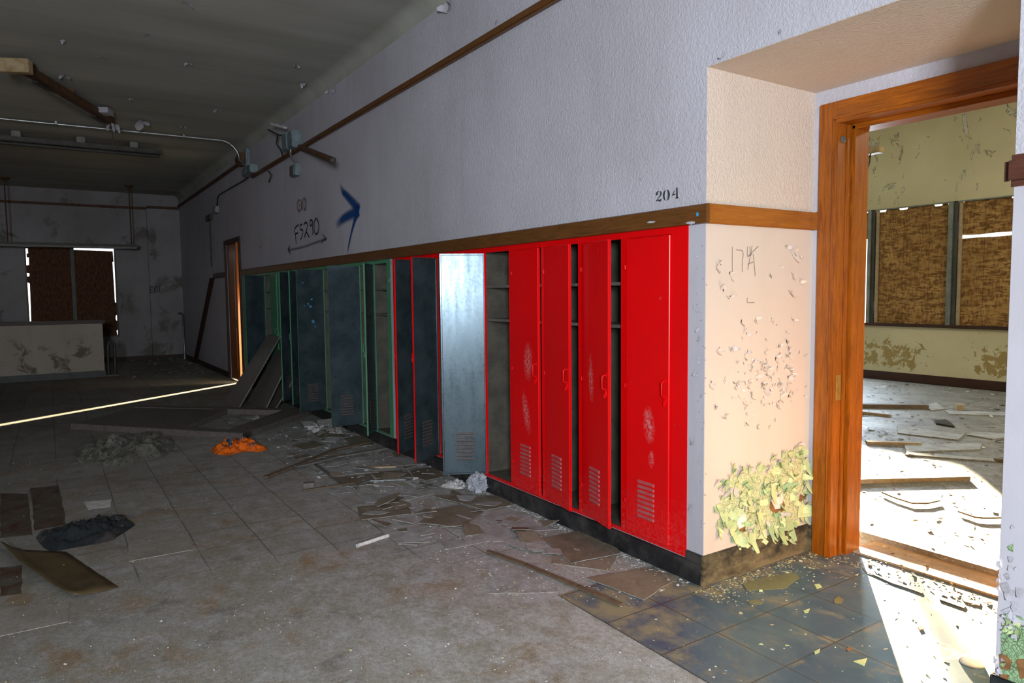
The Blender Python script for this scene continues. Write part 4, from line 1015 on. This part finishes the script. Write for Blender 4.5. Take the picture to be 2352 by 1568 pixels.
# stair rail end beside the low wall
t = thing('stair_rail_end', 'dark looped handrail end beside the low stair wall', 'handrail', (-16.3, .98, 0))
b = MB(); b.tube([(-16.3, .95, 0), (-16.3, .96, .62), (-16.3, .99, .70), (-16.3, 1.05, .69), (-16.3, 1.08, .60), (-16.3, 1.07, .05)], .03, 10); b.build('rail_loop', M['darkmetal'], t)
b = MB(); b.bevbox((-16.36, .90, 0), (-16.24, 1.13, .03), .008); b.build('base_plate', M['darkmetal'], t)
# thin pipe in the far corner
b = MB(); b.tube([(-19.5, D-.06, .12), (-19.5, D-.06, 1.12), (-19.52, D-.1, 1.16), (-19.75, D-.12, 1.16)], .025, 8); b.tube([(-19.5, D-.06, 0), (-19.5, D-.06, .12)], .04, 8)
solo(b, 'corner_pipe', M['alu'], 'thin upright pipe with elbow in the far corner of the hall', 'pipe')

# ------------------------------------------------------------------ things lying on the hall floor
NZ = Vector((0, 0, 1))
def slab(name, pts, th, mats, label, cat, z=0.0, group=None, tilt=0.0, side=1):
    """flat broken piece: outline in photograph pixels on the floor"""
    P_ = [fz(x, y, z) for x, y in pts]; c = sum(P_, Vector())/len(P_)
    a = random.uniform(0, 6.28); dv = Vector((cos(a), sin(a), 0))
    lift = [max(0, (p-c).dot(dv)*tilt+(tilt*.5)*.2) for p in P_]
    P_ = [p+NZ*l for p, l in zip(P_, lift)]
    # roughen the outline a little
    Q = []
    for i, p in enumerate(P_):
        q = P_[(i+1) % len(P_)]; Q.append(p)
        L_ = (q-p).length; k = int(L_/.12)
        for j in range(1, k+1):
            f = j/(k+1); nrm = (q-p).cross(NZ).normalized(); Q.append(p+(q-p)*f+nrm*random.uniform(-.006, .006))
    b = MB(); b.prism(Q, th, 0, side)
    return solo(b, name, mats, label, cat, group)
TB = [M['tile_brown'], M['tile_edge']]; TG = [M['tile_grey'], M['tile_edge']]; TT = [M['tile_tan'], M['tile_edge']]; TF = [M['tile_floor'], M['tile_edge']]; TR = [M['tile_rust'], M['tile_rust']]
random.seed(3)
for pts, mt, z, tl, lb in [
 ([(1245,1238),(1330,1219),(1381,1226),(1427,1270),(1313,1294)], TB, .011, .0, 'dark speckled floor tile lying flat below the second red door from the corner'),
 ([(1271,1270),(1313,1296),(1417,1276),(1399,1312),(1267,1294)], TT, .003, .0, 'tan broken tile peeking out under the dark speckled tile'),
 ([(1347,1332),(1480,1304),(1561,1324),(1479,1380)], TT, .004, .02, 'tan tile closest to the black baseboard corner'),
 ([(1124,1296),(1269,1292),(1281,1360),(1120,1364)], TG, .003, .0, 'large squarish grey tile left of the long brown lath'),
 ([(1000,1172),(1052,1162),(1112,1176),(1064,1212),(960,1202)], TB, .010, .02, 'dark stained pentagonal tile in the middle of the tile litter'),
 ([(996,1234),(1052,1250),(1144,1206),(1132,1242),(1028,1262)], TG, .004, .0, 'light grey boomerang-shaped tile piece below the pentagonal tile'),
 ([(878,1224),(924,1212),(1004,1208),(988,1246),(916,1250)], TG, .003, .02, 'dusty grey tile touching the end of the white stick'),
 ([(1100,1188),(1152,1176),(1244,1180),(1144,1206)], TG, .006, .0, 'pale tile wedge right of the pentagonal tile'),
 ([(1205,1220),(1216,1216),(1274,1268),(1246,1273)], TG, .007, .02, 'narrow grey tile strip left of the dark speckled tile'),
 ([(1156,1246),(1200,1244),(1234,1260),(1208,1264)], TG, .009, .02, 'small notched grey tile piece beside the narrow strip'),
 ([(816,1132),(900,1136),(996,1134),(924,1152),(840,1156)], TG, .004, .015, 'long grey tile piece under the white bent slivers'),
 ([(820,1164),(932,1156),(946,1182),(830,1196)], TB, .004, .02, 'grey-brown tile with a pale front edge left of the pentagonal tile'),
 ([(994,1142),(1080,1138),(1168,1140),(1188,1158),(1116,1172)], TB, .007, .02, 'brown tile in front of the crumpled grey cloth'),
 ([(740,1122),(808,1120),(806,1132),(760,1136)], TG, .004, .02, 'small grey tile beside the dark block'),
 ([(1060,1118),(1120,1128),(1190,1150),(1240,1180),(1170,1168)], TG, .003, .0, 'grey tile piece along the black baseboard below the fourth red door'),
 ([(1130,1196),(1215,1190),(1300,1215),(1225,1220)], TG, .0035, .01, 'flat grey tile above the narrow strip'),
 ([(1108,1218),(1165,1212),(1200,1240),(1130,1246)], TG, .0035, .015, 'grey tile between boomerang piece and narrow strip'),
 ([(900,1040),(960,1028),(1000,1060),(930,1078)], TB, .003, .01, 'brownish tile in front of the red-edged open door'),
 ([(940,1080),(1008,1072),(1020,1096),(960,1110)], TB, .004, .02, 'brown tile directly under the shiny open door'),
 ([(850,1085),(930,1080),(950,1096),(870,1104)], TB, .004, .02, 'brown tile left of the shiny open door'),
 ([(760,1100),(850,1088),(870,1112),(790,1120)], TB, .003, .02, 'dull brown tile near the crossed laths'),
 ([(700,1070),(760,1062),(790,1086),(715,1096)], TG, .003, .0, 'dull grey tile between the crossed laths'),
 ([(880,1052),(950,1048),(985,1066),(905,1072)], TG, .009, .02, 'bluish grey tile by the pale plank'),
 ([(668,1026),(720,1014),(752,1022),(700,1034)], TB, .004, .05, 'dark tile shard right of the orange rag'),
 ([(690,1042),(760,1036),(772,1048),(700,1052)], TG, .004, .04, 'flat grey shard above the crossed laths'),
 ([(720,1000),(768,992),(800,1004),(742,1012)], TB, .004, .06, 'brown shard next to the fallen wooden frame'),
 ([(790,1010),(838,1002),(862,1020),(810,1028)], TB, .004, .05, 'brown shard below the first green locker'),
 ([(0,1133),(30,1134),(63,1135),(73,1229),(0,1237)], TR, .004, .0, 'rust-stained dark square at the left picture edge'),
 ([(69,1122),(134,1116),(151,1206),(80,1219)], TR, .004, .0, 'rust-stained dark square beside the jacket'),
 ([(0,1305),(50,1300),(48,1365),(0,1370)], TR, .003, .0, 'dark stained tile left of the bent brown sheet'),
 ([(-20,1398),(160,1385),(158,1428),(-20,1466)], TF, .002, .0, 'dusty tile still lying in the lower left corner'),
 ([(293,1230),(432,1222),(444,1263),(296,1290)], TF, .002, .0, 'dusty loose tile right of the jacket'),
]:
    slab('floor_tile', pts, .004, mt, lb, 'loose tile', z-.003, 'loose floor tiles in the hall', tl)
slab('paper_sheet', [(193,1153),(256,1147),(254,1164),(203,1170)], .0012, M['paper'], 'small printed white paper lying above the jacket', 'paper', .001, side=0)
# bent brown sheet
t = [(4,1262),(60,1245),(150,1268),(271,1349),(210,1378),(168,1382),(46,1302)]
b = MB(); P_ = [fz(x, y) for x, y in t]
c0 = [(P_[0], .05), ((P_[0]+P_[1])/2, .0), (P_[2], .004)]; n_ = 12
r1 = [P_[0], P_[6], P_[5]]; r2 = [P_[2], (P_[2]+P_[3])/2, P_[3]]
def lerp3(R, f): return R[0]+(R[1]-R[0])*(f*2) if f < .5 else R[1]+(R[2]-R[1])*(f*2-1)
vs = []
for i in range(n_+1):
    f = i/n_; a_, c_ = lerp3(r1, f), lerp3(r2, f)
    for k in range(7):
        g = k/6; p = a_+(c_-a_)*g; z_ = .006+.05*max(0, 1-g*3)**1.5*(1-.6*f)+.02*max(0, f-.85)*(1-g)*6+.004*noise.noise(p*9)
        vs.append((p.x, p.y, z_))
fs = [(i*7+k, i*7+k+1, (i+1)*7+k+1, (i+1)*7+k) for i in range(n_) for k in range(6)]
b.add(vs, fs, 0, True)
o = solo(b, 'bent_sheet', M['sheetmetal'], 'long curled brown sheet lying below the jacket, lower left', 'sheet')
sm_ = o.modifiers.new('thickness', 'SOLIDIFY'); sm_.thickness = .004; sm_.offset = 1

def heap(name, outline, h, mats, label, cat, rings=12, seg=72, wr=1.0, fr=9, z=0.0, mi=0, split=None, parent=None, peak=.7):
    P_ = [fz(x, y, z) for x, y in outline]; c = sum(P_, Vector())/len(P_)
    # closed outline sampled evenly
    L_ = [0]
    for i in range(len(P_)): L_.append(L_[-1]+(P_[(i+1) % len(P_)]-P_[i]).length)
    b = MB(); vs = []
    for r in range(rings+1):
        f = r/rings
        for k in range(seg):
            d = L_[-1]*k/seg; i = max(j for j in range(len(P_)) if L_[j] <= d+1e-9); g = (d-L_[i])/max(L_[i+1]-L_[i], 1e-6)
            p = P_[i]+(P_[(i+1) % len(P_)]-P_[i])*g; q = c+(p-c)*(1-f)
            hh = h*(1-(1-f)**3)**peak if r else 0
            s1 = noise.noise(q*fr+Vector((0, 0, r*.1))); s2 = min(1, abs(noise.noise(q*fr*2.1+Vector((3, 1, 0))))*1.6+.35*abs(noise.noise(q*fr*5+Vector((9, 4, 0)))))
            zz = hh*(.55+.75*s1*wr+.45*(1-2*s2)*wr*.6)
            vs.append((q.x+.01*s1*(r > 0), q.y+.01*s2*(r > 0), z+max(.002+.001*r, zz)))
    b.add(vs, [(r*seg+k, r*seg+(k+1) % seg, (r+1)*seg+(k+1) % seg, (r+1)*seg+k) for r in range(rings) for k in range(seg)], mi, True)
    if split:
        for i, f in enumerate(b.f):
            cc = sum((Vector(b.v[j]) for j in f), Vector())/4; b.m[i] = split(cc)
    if parent is not None: return b.build(name, mats, parent)
    return solo(b, name, mats, label, cat)
jk = [(82,1235),(100,1222),(140,1213),(150,1206),(170,1212),(190,1204),(248,1192),(290,1190),(311,1206),(288,1222),(262,1238),(215,1250),(150,1262),(118,1268),(100,1258)]
t = thing('jacket', 'dark teal jacket with grey ribbed hem crumpled on the floor', 'jacket', fz(180, 1235))
heap('fabric', jk, .075, M['cloth_teal'], None, None, wr=1.25, fr=11, parent=t, peak=.8, rings=20, seg=110)
heap('ribbed_hem', [(186,1240),(200,1222),(222,1224),(250,1222),(272,1216),(286,1218),(262,1240),(220,1251)], .06, M['cloth_grey'], None, None, wr=.7, fr=10, parent=t)
heap('cuff', [(250,1196),(262,1190),(284,1189),(291,1200),(284,1216),(262,1218)], .075, M['cloth_grey'], None, None, wr=.7, fr=12, parent=t)
heap('sleeve', [(82,1236),(96,1222),(130,1218),(120,1236),(106,1250),(92,1250)], .05, M['cloth_grey'], None, None, wr=.7, fr=12, parent=t)
heap('orange_rag', [(484,1036),(492,1026),(515,1022),(530,1018),(550,1013),(575,1015),(590,1020),(616,1032),(596,1038),(570,1036),(546,1040),(525,1046),(498,1044)], .085, [M['orange'], M['blueplast']], 'bright orange crumpled plastic rag on the floor', 'rag', wr=1.3, fr=15, rings=18, seg=100,
     split=lambda c: 1 if c.z > .062 and noise.noise(c*7) > .15 else 0)
heap('plastic_sheet', [(159,1066),(166,1040),(180,1030),(215,1022),(262,1008),(310,1000),(355,1006),(400,1010),(403,1026),(380,1050),(340,1058),(300,1072),(240,1070),(200,1068)], .13, M['film'], 'rumpled clear plastic sheet in front of the fallen wooden frame', 'plastic sheet', wr=1.5, fr=5, seg=90)
def lump(name, c, r, mats, label, cat, seed=0, fr=6, amp=.45, sub=5):
    bm = bmesh.new(); bmesh.ops.create_icosphere(bm, subdivisions=sub, radius=1)
    for v in bm.verts:
        q = v.co*1.0+Vector((seed, 0, 0)); n1 = abs(noise.noise(q*fr*.35)); n2 = abs(noise.noise(q*fr*.8+Vector((0, 5, 0)))); n3 = noise.noise(q*fr*2)
        k = 1-amp*1.5*n1-amp*.9*n2-.05*abs(n3)
        v.co = Vector((v.co.x*k*r[0], v.co.y*k*r[1], v.co.z*k*r[2]))
    zm = min(v.co.z for v in bm.verts)*.72
    for v in bm.verts: v.co.z = max(v.co.z-zm, .001)
    b = MB(); b.bm(bm, 0, True, Matrix.Translation(c)); return solo(b, name, mats, label, cat)
lump('crumpled_cloth', fz(1098, 1128), (.115, .10, .11), M['greycloth'], 'crumpled grey cloth bundle against the baseboard', 'cloth', 3, 4.2, .62)
heap('glass_pile', [(1008,1118),(1030,1106),(1060,1106),(1076,1112),(1066,1122),(1040,1124)], .03, M['crumb_white'], 'small heap of white shattered glass beside the grey cloth', 'glass heap', wr=1.6, fr=30)
lump('foam_lump', fz(1303, 1203), (.045, .03, .03), M['crumb_white'], 'small white foam lump by the baseboard under the third red door', 'foam', 8, 3, .25, 3)
heap('rubble_mound', [(690,985),(720,975),(770,968),(800,985),(790,1000),(740,1005),(700,1000)], .05, [M['crumb_grey'], M['crumb_white']], 'low mound of pale rubble at the foot of the slate-blue locker door', 'rubble', wr=1.8, fr=14, split=lambda c: 1 if noise.noise(c*6) > .05 else 0)
# white debris plates on the mound
for k, (pts, lb) in enumerate([([(692,972),(720,968),(730,980),(700,984)], 'white plate fragment left on the rubble mound'), ([(728,968),(768,966),(776,976),(736,980)], 'longest white plate fragment on the rubble mound'), ([(580,966),(592,960),(602,968),(590,974)], 'small upright white scrap inside the fallen frame')]):
    slab('plate_fragment', pts, .008, M['crumb_white'], lb, 'debris', .045 if k < 2 else .004, 'white plate fragments', .1, 0)

def stick(name, pts, w, h, mat, label, cat, z=.002, group=None):
    b = MB()
    for i in range(len(pts)-1):
        p, q = fz(*pts[i], z), fz(*pts[i+1], z); d = (q-p).normalized()*(.004 if i else 0); b.bar(p-d, q, w, h)
    return solo(b, name, mat, label, cat, group)
def rod(name, p, q, r, mat, label, cat, z=0.0):
    b = MB(); b.tube([fz(*p, z)+NZ*r, fz(*q, z)+NZ*r], r, 10); return solo(b, name, mat, label, cat)
stick('wooden_lath', [(1121,1268),(1210,1300),(1330,1350),(1427,1391)], .030, .012, M['lath'], 'long brown lath pointing to the blue floor tiles', 'lath', .006, 'laths on the hall floor')
rod('white_stick', (820,1258), (892,1234), .013, M['crumb_white'], 'short white round stick on bare floor left of the tile litter', 'stick')
stick('wooden_lath', [(609,1097),(700,1062),(770,1033),(849,1016)], .05, .014, M['lath'], 'long grey-brown lath slanting up from the bare floor to the lockers', 'lath', .015, 'laths on the hall floor')
stick('wooden_lath', [(679,1072),(725,1062),(770,1050),(830,1040),(887,1030)], .06, .012, M['greywood'], 'curved grey strip lying along the slanting lath', 'lath', .031, 'laths on the hall floor')
stick('wooden_lath', [(710,1057),(750,1086),(790,1116)], .035, .012, M['framewood'], 'dark short lath crossing under the slanting one', 'lath', .001, 'laths on the hall floor')
stick('wooden_lath', [(695,1128),(760,1118),(813,1110)], .022, .012, M['lath'], 'thin lath lying just below the dark block', 'lath', .004, 'laths on the hall floor')
stick('wood_block', [(697,1118),(721,1116)], .06, .035, M['framewood'], 'small dark block on the bare floor left of the laths', 'block', 0)
stick('metal_strip', [(813,1124),(828,1112),(850,1105),(932,1102),(960,1108),(985,1118),(1006,1121)], .016, .010, M['galv'], 'thin wavy metal strip in front of the shiny open door', 'strip', .010)
stick('pale_plank', [(823,1075),(910,1072)], .05, .014, M['palewood'], 'short pale plank left of the shiny open door', 'plank', .004)
for p, lb in [([(902,1139),(935,1138),(960,1141)], 'thin white bent sliver on the long grey tile'), ([(880,1170),(900,1164),(932,1159)], 'white sliver on the grey-brown tile left of the pentagonal tile'), ([(966,1230),(980,1228),(1000,1224)], 'white sliver just above the boomerang tile'), ([(916,1250),(935,1250),(958,1252)], 'white sliver at the front edge of the dusty grey tile'), ([(815,1088),(870,1084)], 'white sliver below the short pale plank'), ([(860,1100),(888,1096)], 'white sliver above the wavy metal strip'), ([(840,1112),(906,1118)], 'white sliver below the wavy metal strip')]:
    stick('paint_sliver', p, .007, .003, M['tile_sliver'], lb, 'sliver', .010, 'white slivers in the tile litter')
# fallen door panel, a wooden frame round one opening
A_, B_, C_, E_ = fz(164, 985), fz(559, 1009), fz(722, 950), fz(322, 942)
t = thing('wooden_screen', 'large dark wooden screen lying flat on the floor with one empty opening', 'wooden screen', (A_+B_+C_+E_)/4)  # the "screen" is the fallen door panel
i1, i2, i3, i4 = fz(390, 985), fz(480, 960), fz(648, 964), fz(562, 990)
# rectify to a parallelogram: long sides A-E / B-C
hgt = .07
def pl(a, name, z0=0, h=hgt, mat='framewood'):
    b = MB(); b.prism([p+NZ*z0 for p in a], h, 0); b.build(name, M[mat], t)
def on(p, q, f): return p+(q-p)*f
u0, u1 = on(A_, B_, .62), on(A_, B_, .90); v0, v1 = on(E_, C_, .52), on(E_, C_, .86)
# rails in the A-B direction at both ends, a wide solid panel and the two stiles round the opening
pl([A_, on(A_, B_, .56), on(E_, C_, .46), E_], 'solid_panel', 0, .06)
pl([on(A_, E_, -.005), on(B_, C_, -.005), on(B_, C_, .10), on(A_, E_, .10)], 'rail')
pl([on(A_, E_, .90), on(B_, C_, .90), on(B_, C_, 1.0), on(A_, E_, 1.0)], 'rail')
pl([on(A_, B_, .56), on(A_, B_, .64), on(E_, C_, .54), on(E_, C_, .46)], 'stile', 0, .068)
pl([on(A_, B_, .88), B_, C_, on(E_, C_, .86)], 'stile', 0, .072)
# leaning boards
def lean(pts_floor, top, label):
    p0, p1 = [fz(x, y) for x, y in pts_floor]; t0 = Vector(top)
    b = MB(); d = (p1-p0); q0 = t0; q1 = t0+d*.75
    n_ = (q0-p0).cross(d).normalized()*.018
    vs = [p0, p1, q1, q0]; vs += [v+n_ for v in vs]
    b.add(vs, [(0, 1, 2, 3), (7, 6, 5, 4), (0, 4, 5, 1), (1, 5, 6, 2), (2, 6, 7, 3), (3, 7, 4, 0)])
    zmin = min(v.z for v in vs)
    if zmin < 0: b.v = [(v[0], v[1], v[2]-zmin) for v in b.v]
    return solo(b, 'leaning_board', M['greywood'], label, 'board', 'boards leaning on the green lockers')
lean([(517, 921), (545, 943)], (-11.25, D-.06, .98), 'glossy grey board leaning on the far green lockers, leftmost of three')
lean([(569, 921), (607, 945)], (-10.75, D-.05, .78), 'dull dark board leaning between the glossy board and the green door')
lean([(612, 930), (630, 943)], (-10.25, D-.05, .45), 'short narrow board leaning closest to the green doors')

def in_px(poly, z=0.0):
    xs = [p[0] for p in poly]; ys = [p[1] for p in poly]
    def f():
        while True:
            x = random.uniform(min(xs), max(xs)); y = random.uniform(min(ys), max(ys))
            if inside((x, y), poly): return fz(x, y, z)
    return f
# broken tile shards nobody could tell apart
random.seed(77)
def shards(n, poly, lab, grp):
    f = in_px(poly)
    for i in range(n):
        c = f(); k = random.choice((3, 4, 4, 5)); a = random.uniform(0, 6.28); r = random.uniform(.04, .13); q = []
        for j in range(k):
            t_ = a+6.2832*j/k+random.uniform(-.3, .3); q.append(c+Vector((cos(t_), sin(t_), 0))*r*random.uniform(.6, 1.2))
        tl = Vector((random.gauss(0, .10), random.gauss(0, .10), 0)); zs = [(p-c).dot(tl) for p in q]; z0 = min(zs)
        q = [Vector((p.x, p.y, z-z0+.001)) for p, z in zip(q, zs)]
        b = MB(); b.prism(q, .004, 0, 1); solo(b, 'tile_shard', random.choice((TB, TG, TG, TT)), lab, 'tile shard', grp)
shards(46, [(650,1010),(720,990),(800,985),(880,1010),(990,1075),(1010,1110),(900,1125),(800,1110),(700,1085)], 'small broken tile shard in the dark litter around the crossed laths', 'small tile shards around the crossed laths')
shards(34, [(840,1140),(1000,1115),(1100,1140),(1290,1205),(1400,1255),(1300,1275),(1120,1250),(960,1240),(860,1200)], 'small broken tile shard among the loose tiles before the red lockers', 'small tile shards before the red lockers')
shards(16, [(420,930),(600,945),(700,965),(660,1000),(560,985)], 'small broken shard near the leaning boards and the fallen screen', 'small shards near the leaning boards')  # fallen screen = the fallen door panel
# small litter nobody could count
def scatter(name, label, n, pick, size, mats, seed, z=0.0, parent=None):
    random.seed(seed); b = MB()
    for i in range(n):
        p = pick(); s_ = random.uniform(*size)*random.choice((1, 1, .6, .5)); a = random.uniform(0, 6.28); k = random.choice((3, 4, 4, 5)); mi = random.randrange(len(mats))
        n_ = Vector((random.gauss(0, .22), random.gauss(0, .22), 1)).normalized(); u = n_.orthogonal().normalized(); w = n_.cross(u)
        pts = []
        el = random.uniform(.35, 1)
        for j in range(k):
            r = s_*random.uniform(.6, 1.1); t_ = a+2*pi*j/k; pts.append(p+(u*cos(t_)+w*sin(t_)*el)*r)
        zm = min(q.z for q in pts); pts = [q+NZ*(z+.001-zm+random.uniform(0, .003)) for q in pts]
        b.prism(pts, .0018, mi)
    o = b.build(name, mats, None, origin=(0, 0, 0)); return props(o, label, 'litter', None, 'stuff')
CW, CG, CY = M['crumb_white'], M['crumb_grey'], M['crumb_yellow']
def along_base():
    x = random.uniform(-5.2, -2.6); return Vector((x, D-.03-abs(random.gauss(0, .05)), 0))
scatter('paint_crumbs', 'white plaster crumbs along the black baseboard under the red lockers', 500, along_base, (.003, .016), [CW, CW, CG], 1)
scatter('paint_crumbs', 'grey and white crumbs among the loose tiles', 900, in_px([(860,1130),(1000,1060),(1100,1130),(1300,1200),(1560,1330),(1480,1400),(1280,1380),(1120,1370),(960,1270),(820,1200)]), (.002, .012), [CW, CG, M['tile_grey'], CY], 2)
scatter('plaster_litter', 'dark and pale litter around the crossed laths', 500, in_px([(600,1010),(720,960),(860,1000),(1060,1100),(980,1130),(760,1130),(640,1060)]), (.006, .035), [CW, CG, CG, M['tile_brown'], M['tile_grey']], 4)
scatter('paint_crumbs', 'sparse pale crumbs on the open hall floor', 420, in_px([(0,1050),(500,960),(900,1080),(1300,1380),(1760,1568),(0,1568)]), (.002, .009), [CW, CW, CY, CG], 5)
scatter('plaster_litter', 'pale rubble at the foot of the far walls', 260, lambda: Vector((random.uniform(-19.7, -15.5), random.uniform(1.1, 2.8) if random.random() < .7 else D-.05-abs(random.gauss(0, .15)), 0)), (.01, .07), [CW, CG, CG, M['tile_grey']], 6)
scatter('paint_crumbs', 'yellowish crumbs along the recess baseboard', 520, lambda: Vector((XL+.03+abs(random.gauss(0, .12)), random.uniform(D-.1, 4.0), .003)), (.002, .014), [CY, CY, M['flake'], CG], 8)
scatter('paint_crumbs', 'small shards on the blue floor tiles', 110, lambda: Vector((random.uniform(-2.5, -.9), random.uniform(2.25, 3.9), .003)), (.003, .016), [CY, CW, M['flake']], 9)
random.seed(31)
for pts, mt, lb in [
 ([(1705,1340),(1780,1322),(1828,1317),(1837,1328),(1806,1351),(1716,1357)], 'tile_olive', 'big olive glass shard in front of the recess baseboard'),
 ([(1915,1378),(1925,1369),(1938,1378),(1932,1386),(1917,1385)], 'tile_olive', 'small olive shard in the middle of the blue tiles'),
 ([(1718,1381),(1735,1377),(1755,1383),(1748,1389),(1722,1386)], 'tile_olive', 'flat olive shard just below the big olive one'),
 ([(1845,1403),(1860,1398),(1856,1407),(1848,1408)], 'flake', 'pale green triangular shard nearest the big olive one'),
 ([(1870,1497),(1884,1490),(1882,1498),(1872,1503)], 'flake', 'pale green triangular shard beside a tile joint'),
 ([(1960,1519),(1992,1512),(1985,1530)], 'flake', 'largest pale green triangular shard, at the edge of the sunlight'),
 ([(1944,1492),(1950,1486),(1956,1492),(1948,1496)], 'rawbrown', 'small orange chip lying on a tile joint'),
 ([(1870,1343),(1882,1341),(1888,1348),(1876,1352)], 'flake', 'tiny pale chip between the two olive shards'),
]:
    slab('paint_shard', pts, .003, M[mt], lb, 'shard', .004, 'shards on the blue tiles', .0, 0)
# curved ceramic piece in the sunlight
c_ = fz(2232, 1522, .003); b = MB(); vs = []
for i in range(13):
    a = pi*(.05+.9*i/12)
    for j in range(5):
        e = j/4*1.1; r = .045
        vs.append(c_+Vector((r*cos(a+3.4)*cos(e), r*sin(a+3.4)*cos(e), r*sin(e)*.7)))
b.add(vs, [(i*5+j, i*5+j+1, (i+1)*5+j+1, (i+1)*5+j) for i in range(12) for j in range(4)], 0, True)
o = solo(b, 'ceramic_shard', M['bareplaster'], 'curved white ceramic shard lying in the sunlight', 'shard'); q = o.modifiers.new('thickness', 'SOLIDIFY'); q.thickness = .004

# ------------------------------------------------------------------ classroom litter
ZR = .045
def cstick(pts, w, h, mat, lb, z=ZR+.001): return stick('floor_plank', pts, w, h, M[mat], lb, 'plank', z, 'planks on the classroom floor')
cstick([(1955,1109),(2224,1102)], .05, .035, 'palewood', 'longest orange plank lying in the sunlight of the classroom')
cstick([(1990,1019),(2114,1023)], .06, .03, 'palewood', 'short orange plank beyond the sunlit strip')
cstick([(1950,935),(2130,938)], .09, .05, 'lath', 'dark plank in the blue reflection at the back of the classroom')
cstick([(1950,946),(2043,957)], .05, .03, 'palewood', 'pale short plank in front of the dark one')
cstick([(2284,1060),(2330,1063)], .05, .03, 'lath', 'brown plank end at the right side of the doorway view')
cstick([(2196,940),(2213,941)], .09, .07, 'palewood', 'small pale block in the far litter of the classroom')
cstick([(2026,1132),(2054,1144),(2095,1157),(2130,1157),(2158,1151)], .012, .012, 'lath', 'bent brown strip in the sunlight of the classroom', ZR+.012)
cstick([(2201,1176),(2240,1189),(2262,1191),(2306,1190)], .014, .012, 'lath', 'bent brown strip near the right side of the doorway view', ZR+.012)
for pts, lb in [([(2061,980),(2210,1000),(2218,996),(2200,1012),(2062,996)], 'wide thin panel with a pointed end in the classroom'), ([(2078,1024),(2120,1022),(2256,1020),(2252,1034),(2082,1040)], 'grey panel nearest the short orange plank'), ([(2082,1040),(2300,1056),(2290,1062),(2080,1046)], 'long narrow panel below the grey one'), ([(2220,1000),(2280,1010),(2330,1004),(2330,998),(2240,994)], 'grey panel at the right side of the doorway view'), ([(2120,934),(2150,925),(2170,940),(2140,944)], 'pale crumpled panel beside the dark plank'), ([(2170,945),(2320,948),(2318,956),(2180,952)], 'pale torn strip before the far classroom wall')]:
    slab('panel_fragment', pts, .012, TG, lb, 'panel', ZR+.001, 'panels on the classroom floor', .0)
slab('broken_frame', [(2144,968),(2172,966),(2188,976),(2192,982),(2150,975)], .02, M['blackbase'], 'black broken piece with pink center on the classroom floor', 'debris', ZR+.001, side=0)  # piece of a broken frame
random.seed(41)
def room_pick(): return Vector((random.uniform(-5, -1.0), random.uniform(4.35, 7.6), ZR))
scatter('plaster_litter', 'pale flakes covering the sunlit part of the classroom floor', 900, room_pick, (.004, .03), [CY, CW, CG, M['lath']], 12, ZR)
scatter('plaster_litter', 'grey plaster litter on the back half of the classroom floor', 900, lambda: Vector((random.uniform(-8.5, -2.5), random.uniform(6.5, 11.6), ZR)), (.008, .06), [CW, CG, M['tile_grey'], M['lath']], 13, ZR)
scatter('plaster_litter', 'brown crumbs on the threshold of the doorway', 240, lambda: Vector((random.uniform(-2.36, -1.32), random.uniform(3.8, 4.28), .012)), (.004, .02), [CY, M['lath'], CG], 14, .003)
# litter casting long shadows just inside the hall
for k, (pts, mt, lb) in enumerate([([(1985,1312),(2050,1335),(2120,1360),(2118,1364),(2048,1340)], 'lath', 'thin brown stick across the sunlit tiles at the door'), ([(2160,1372),(2218,1392),(2214,1398),(2158,1378)], 'lath', 'short brown stick right of the thin one'), ([(2208,1374),(2252,1384),(2250,1392),(2214,1382)], 'palewood', 'orange splinter by the threshold'), ([(1992,1290),(2000,1288),(2002,1298),(1996,1300)], 'rawbrown', 'small brown chip at the left of the sunlit doorway'), ([(2108,1440),(2116,1438),(2122,1446),(2112,1448)], 'rawbrown', 'dark chip in the shadow bar on the sunlit tiles')]):
    slab('splinter', pts, .005, M[mt], lb, 'splinter', .004, 'splinters at the doorway', .0, 0)
# ------------------------------------------------------------------ light
w = bpy.data.worlds.new('sky'); SC.world = w; w.use_nodes = True
bg = w.node_tree.nodes['Background']; bg.inputs[0].default_value = (.80, .90, 1.0, 1); bg.inputs[1].default_value = 3.0
def lamp(name, typ, loc, dirn, energy, color, size=1.0, size_y=None, spread=None):
    l = bpy.data.lights.new(name, typ); o = bpy.data.objects.new(name, l); COL.objects.link(o)
    o.location = loc; o.rotation_euler = Vector(dirn).to_track_quat('-Z', 'Y').to_euler()
    l.energy = energy; l.color = color
    if typ == 'AREA':
        l.shape = 'RECTANGLE'; l.size = size; l.size_y = size_y or size
        if spread: l.spread = spread
    return o
el = radians(8.07)
s = lamp('sun', 'SUN', (-15, 20, 8), (.6*cos(el), -.8*cos(el), -sin(el)), 125, (1.0, .80, .50)); s.data.angle = radians(1.1)
lamp('hall_key', 'AREA', (2.0, -1.05, 2.0), (-.82, .57, .0), 445, (.86, .92, 1.0), .8, .8)
lamp('hall_fill', 'AREA', (3.5, -2.5, 2.4), (-1, .25, -.05), 28, (1, .95, .86), 2.5, 2.0)
lamp('classroom_window', 'AREA', (-7.75, 11.7, 1.8), (.1, -1, -.12), 280, (.68, .83, 1.0), 1.5, 1.3)
lamp('classroom_fill', 'AREA', (-1.0, 8.5, 4.2), (-.2, .2, -1), 230, (1, .94, .78), 3, 3)
SC.view_settings.view_transform = 'Standard'; SC.view_settings.look = 'None'
SC.view_settings.exposure = 0; SC.view_settings.gamma = 1
cy = SC.cycles
cy.max_bounces = 7; cy.diffuse_bounces = 4; cy.glossy_bounces = 3; cy.transparent_max_bounces = 12
cy.caustics_reflective = False; cy.caustics_refractive = False; cy.sample_clamp_indirect = 6
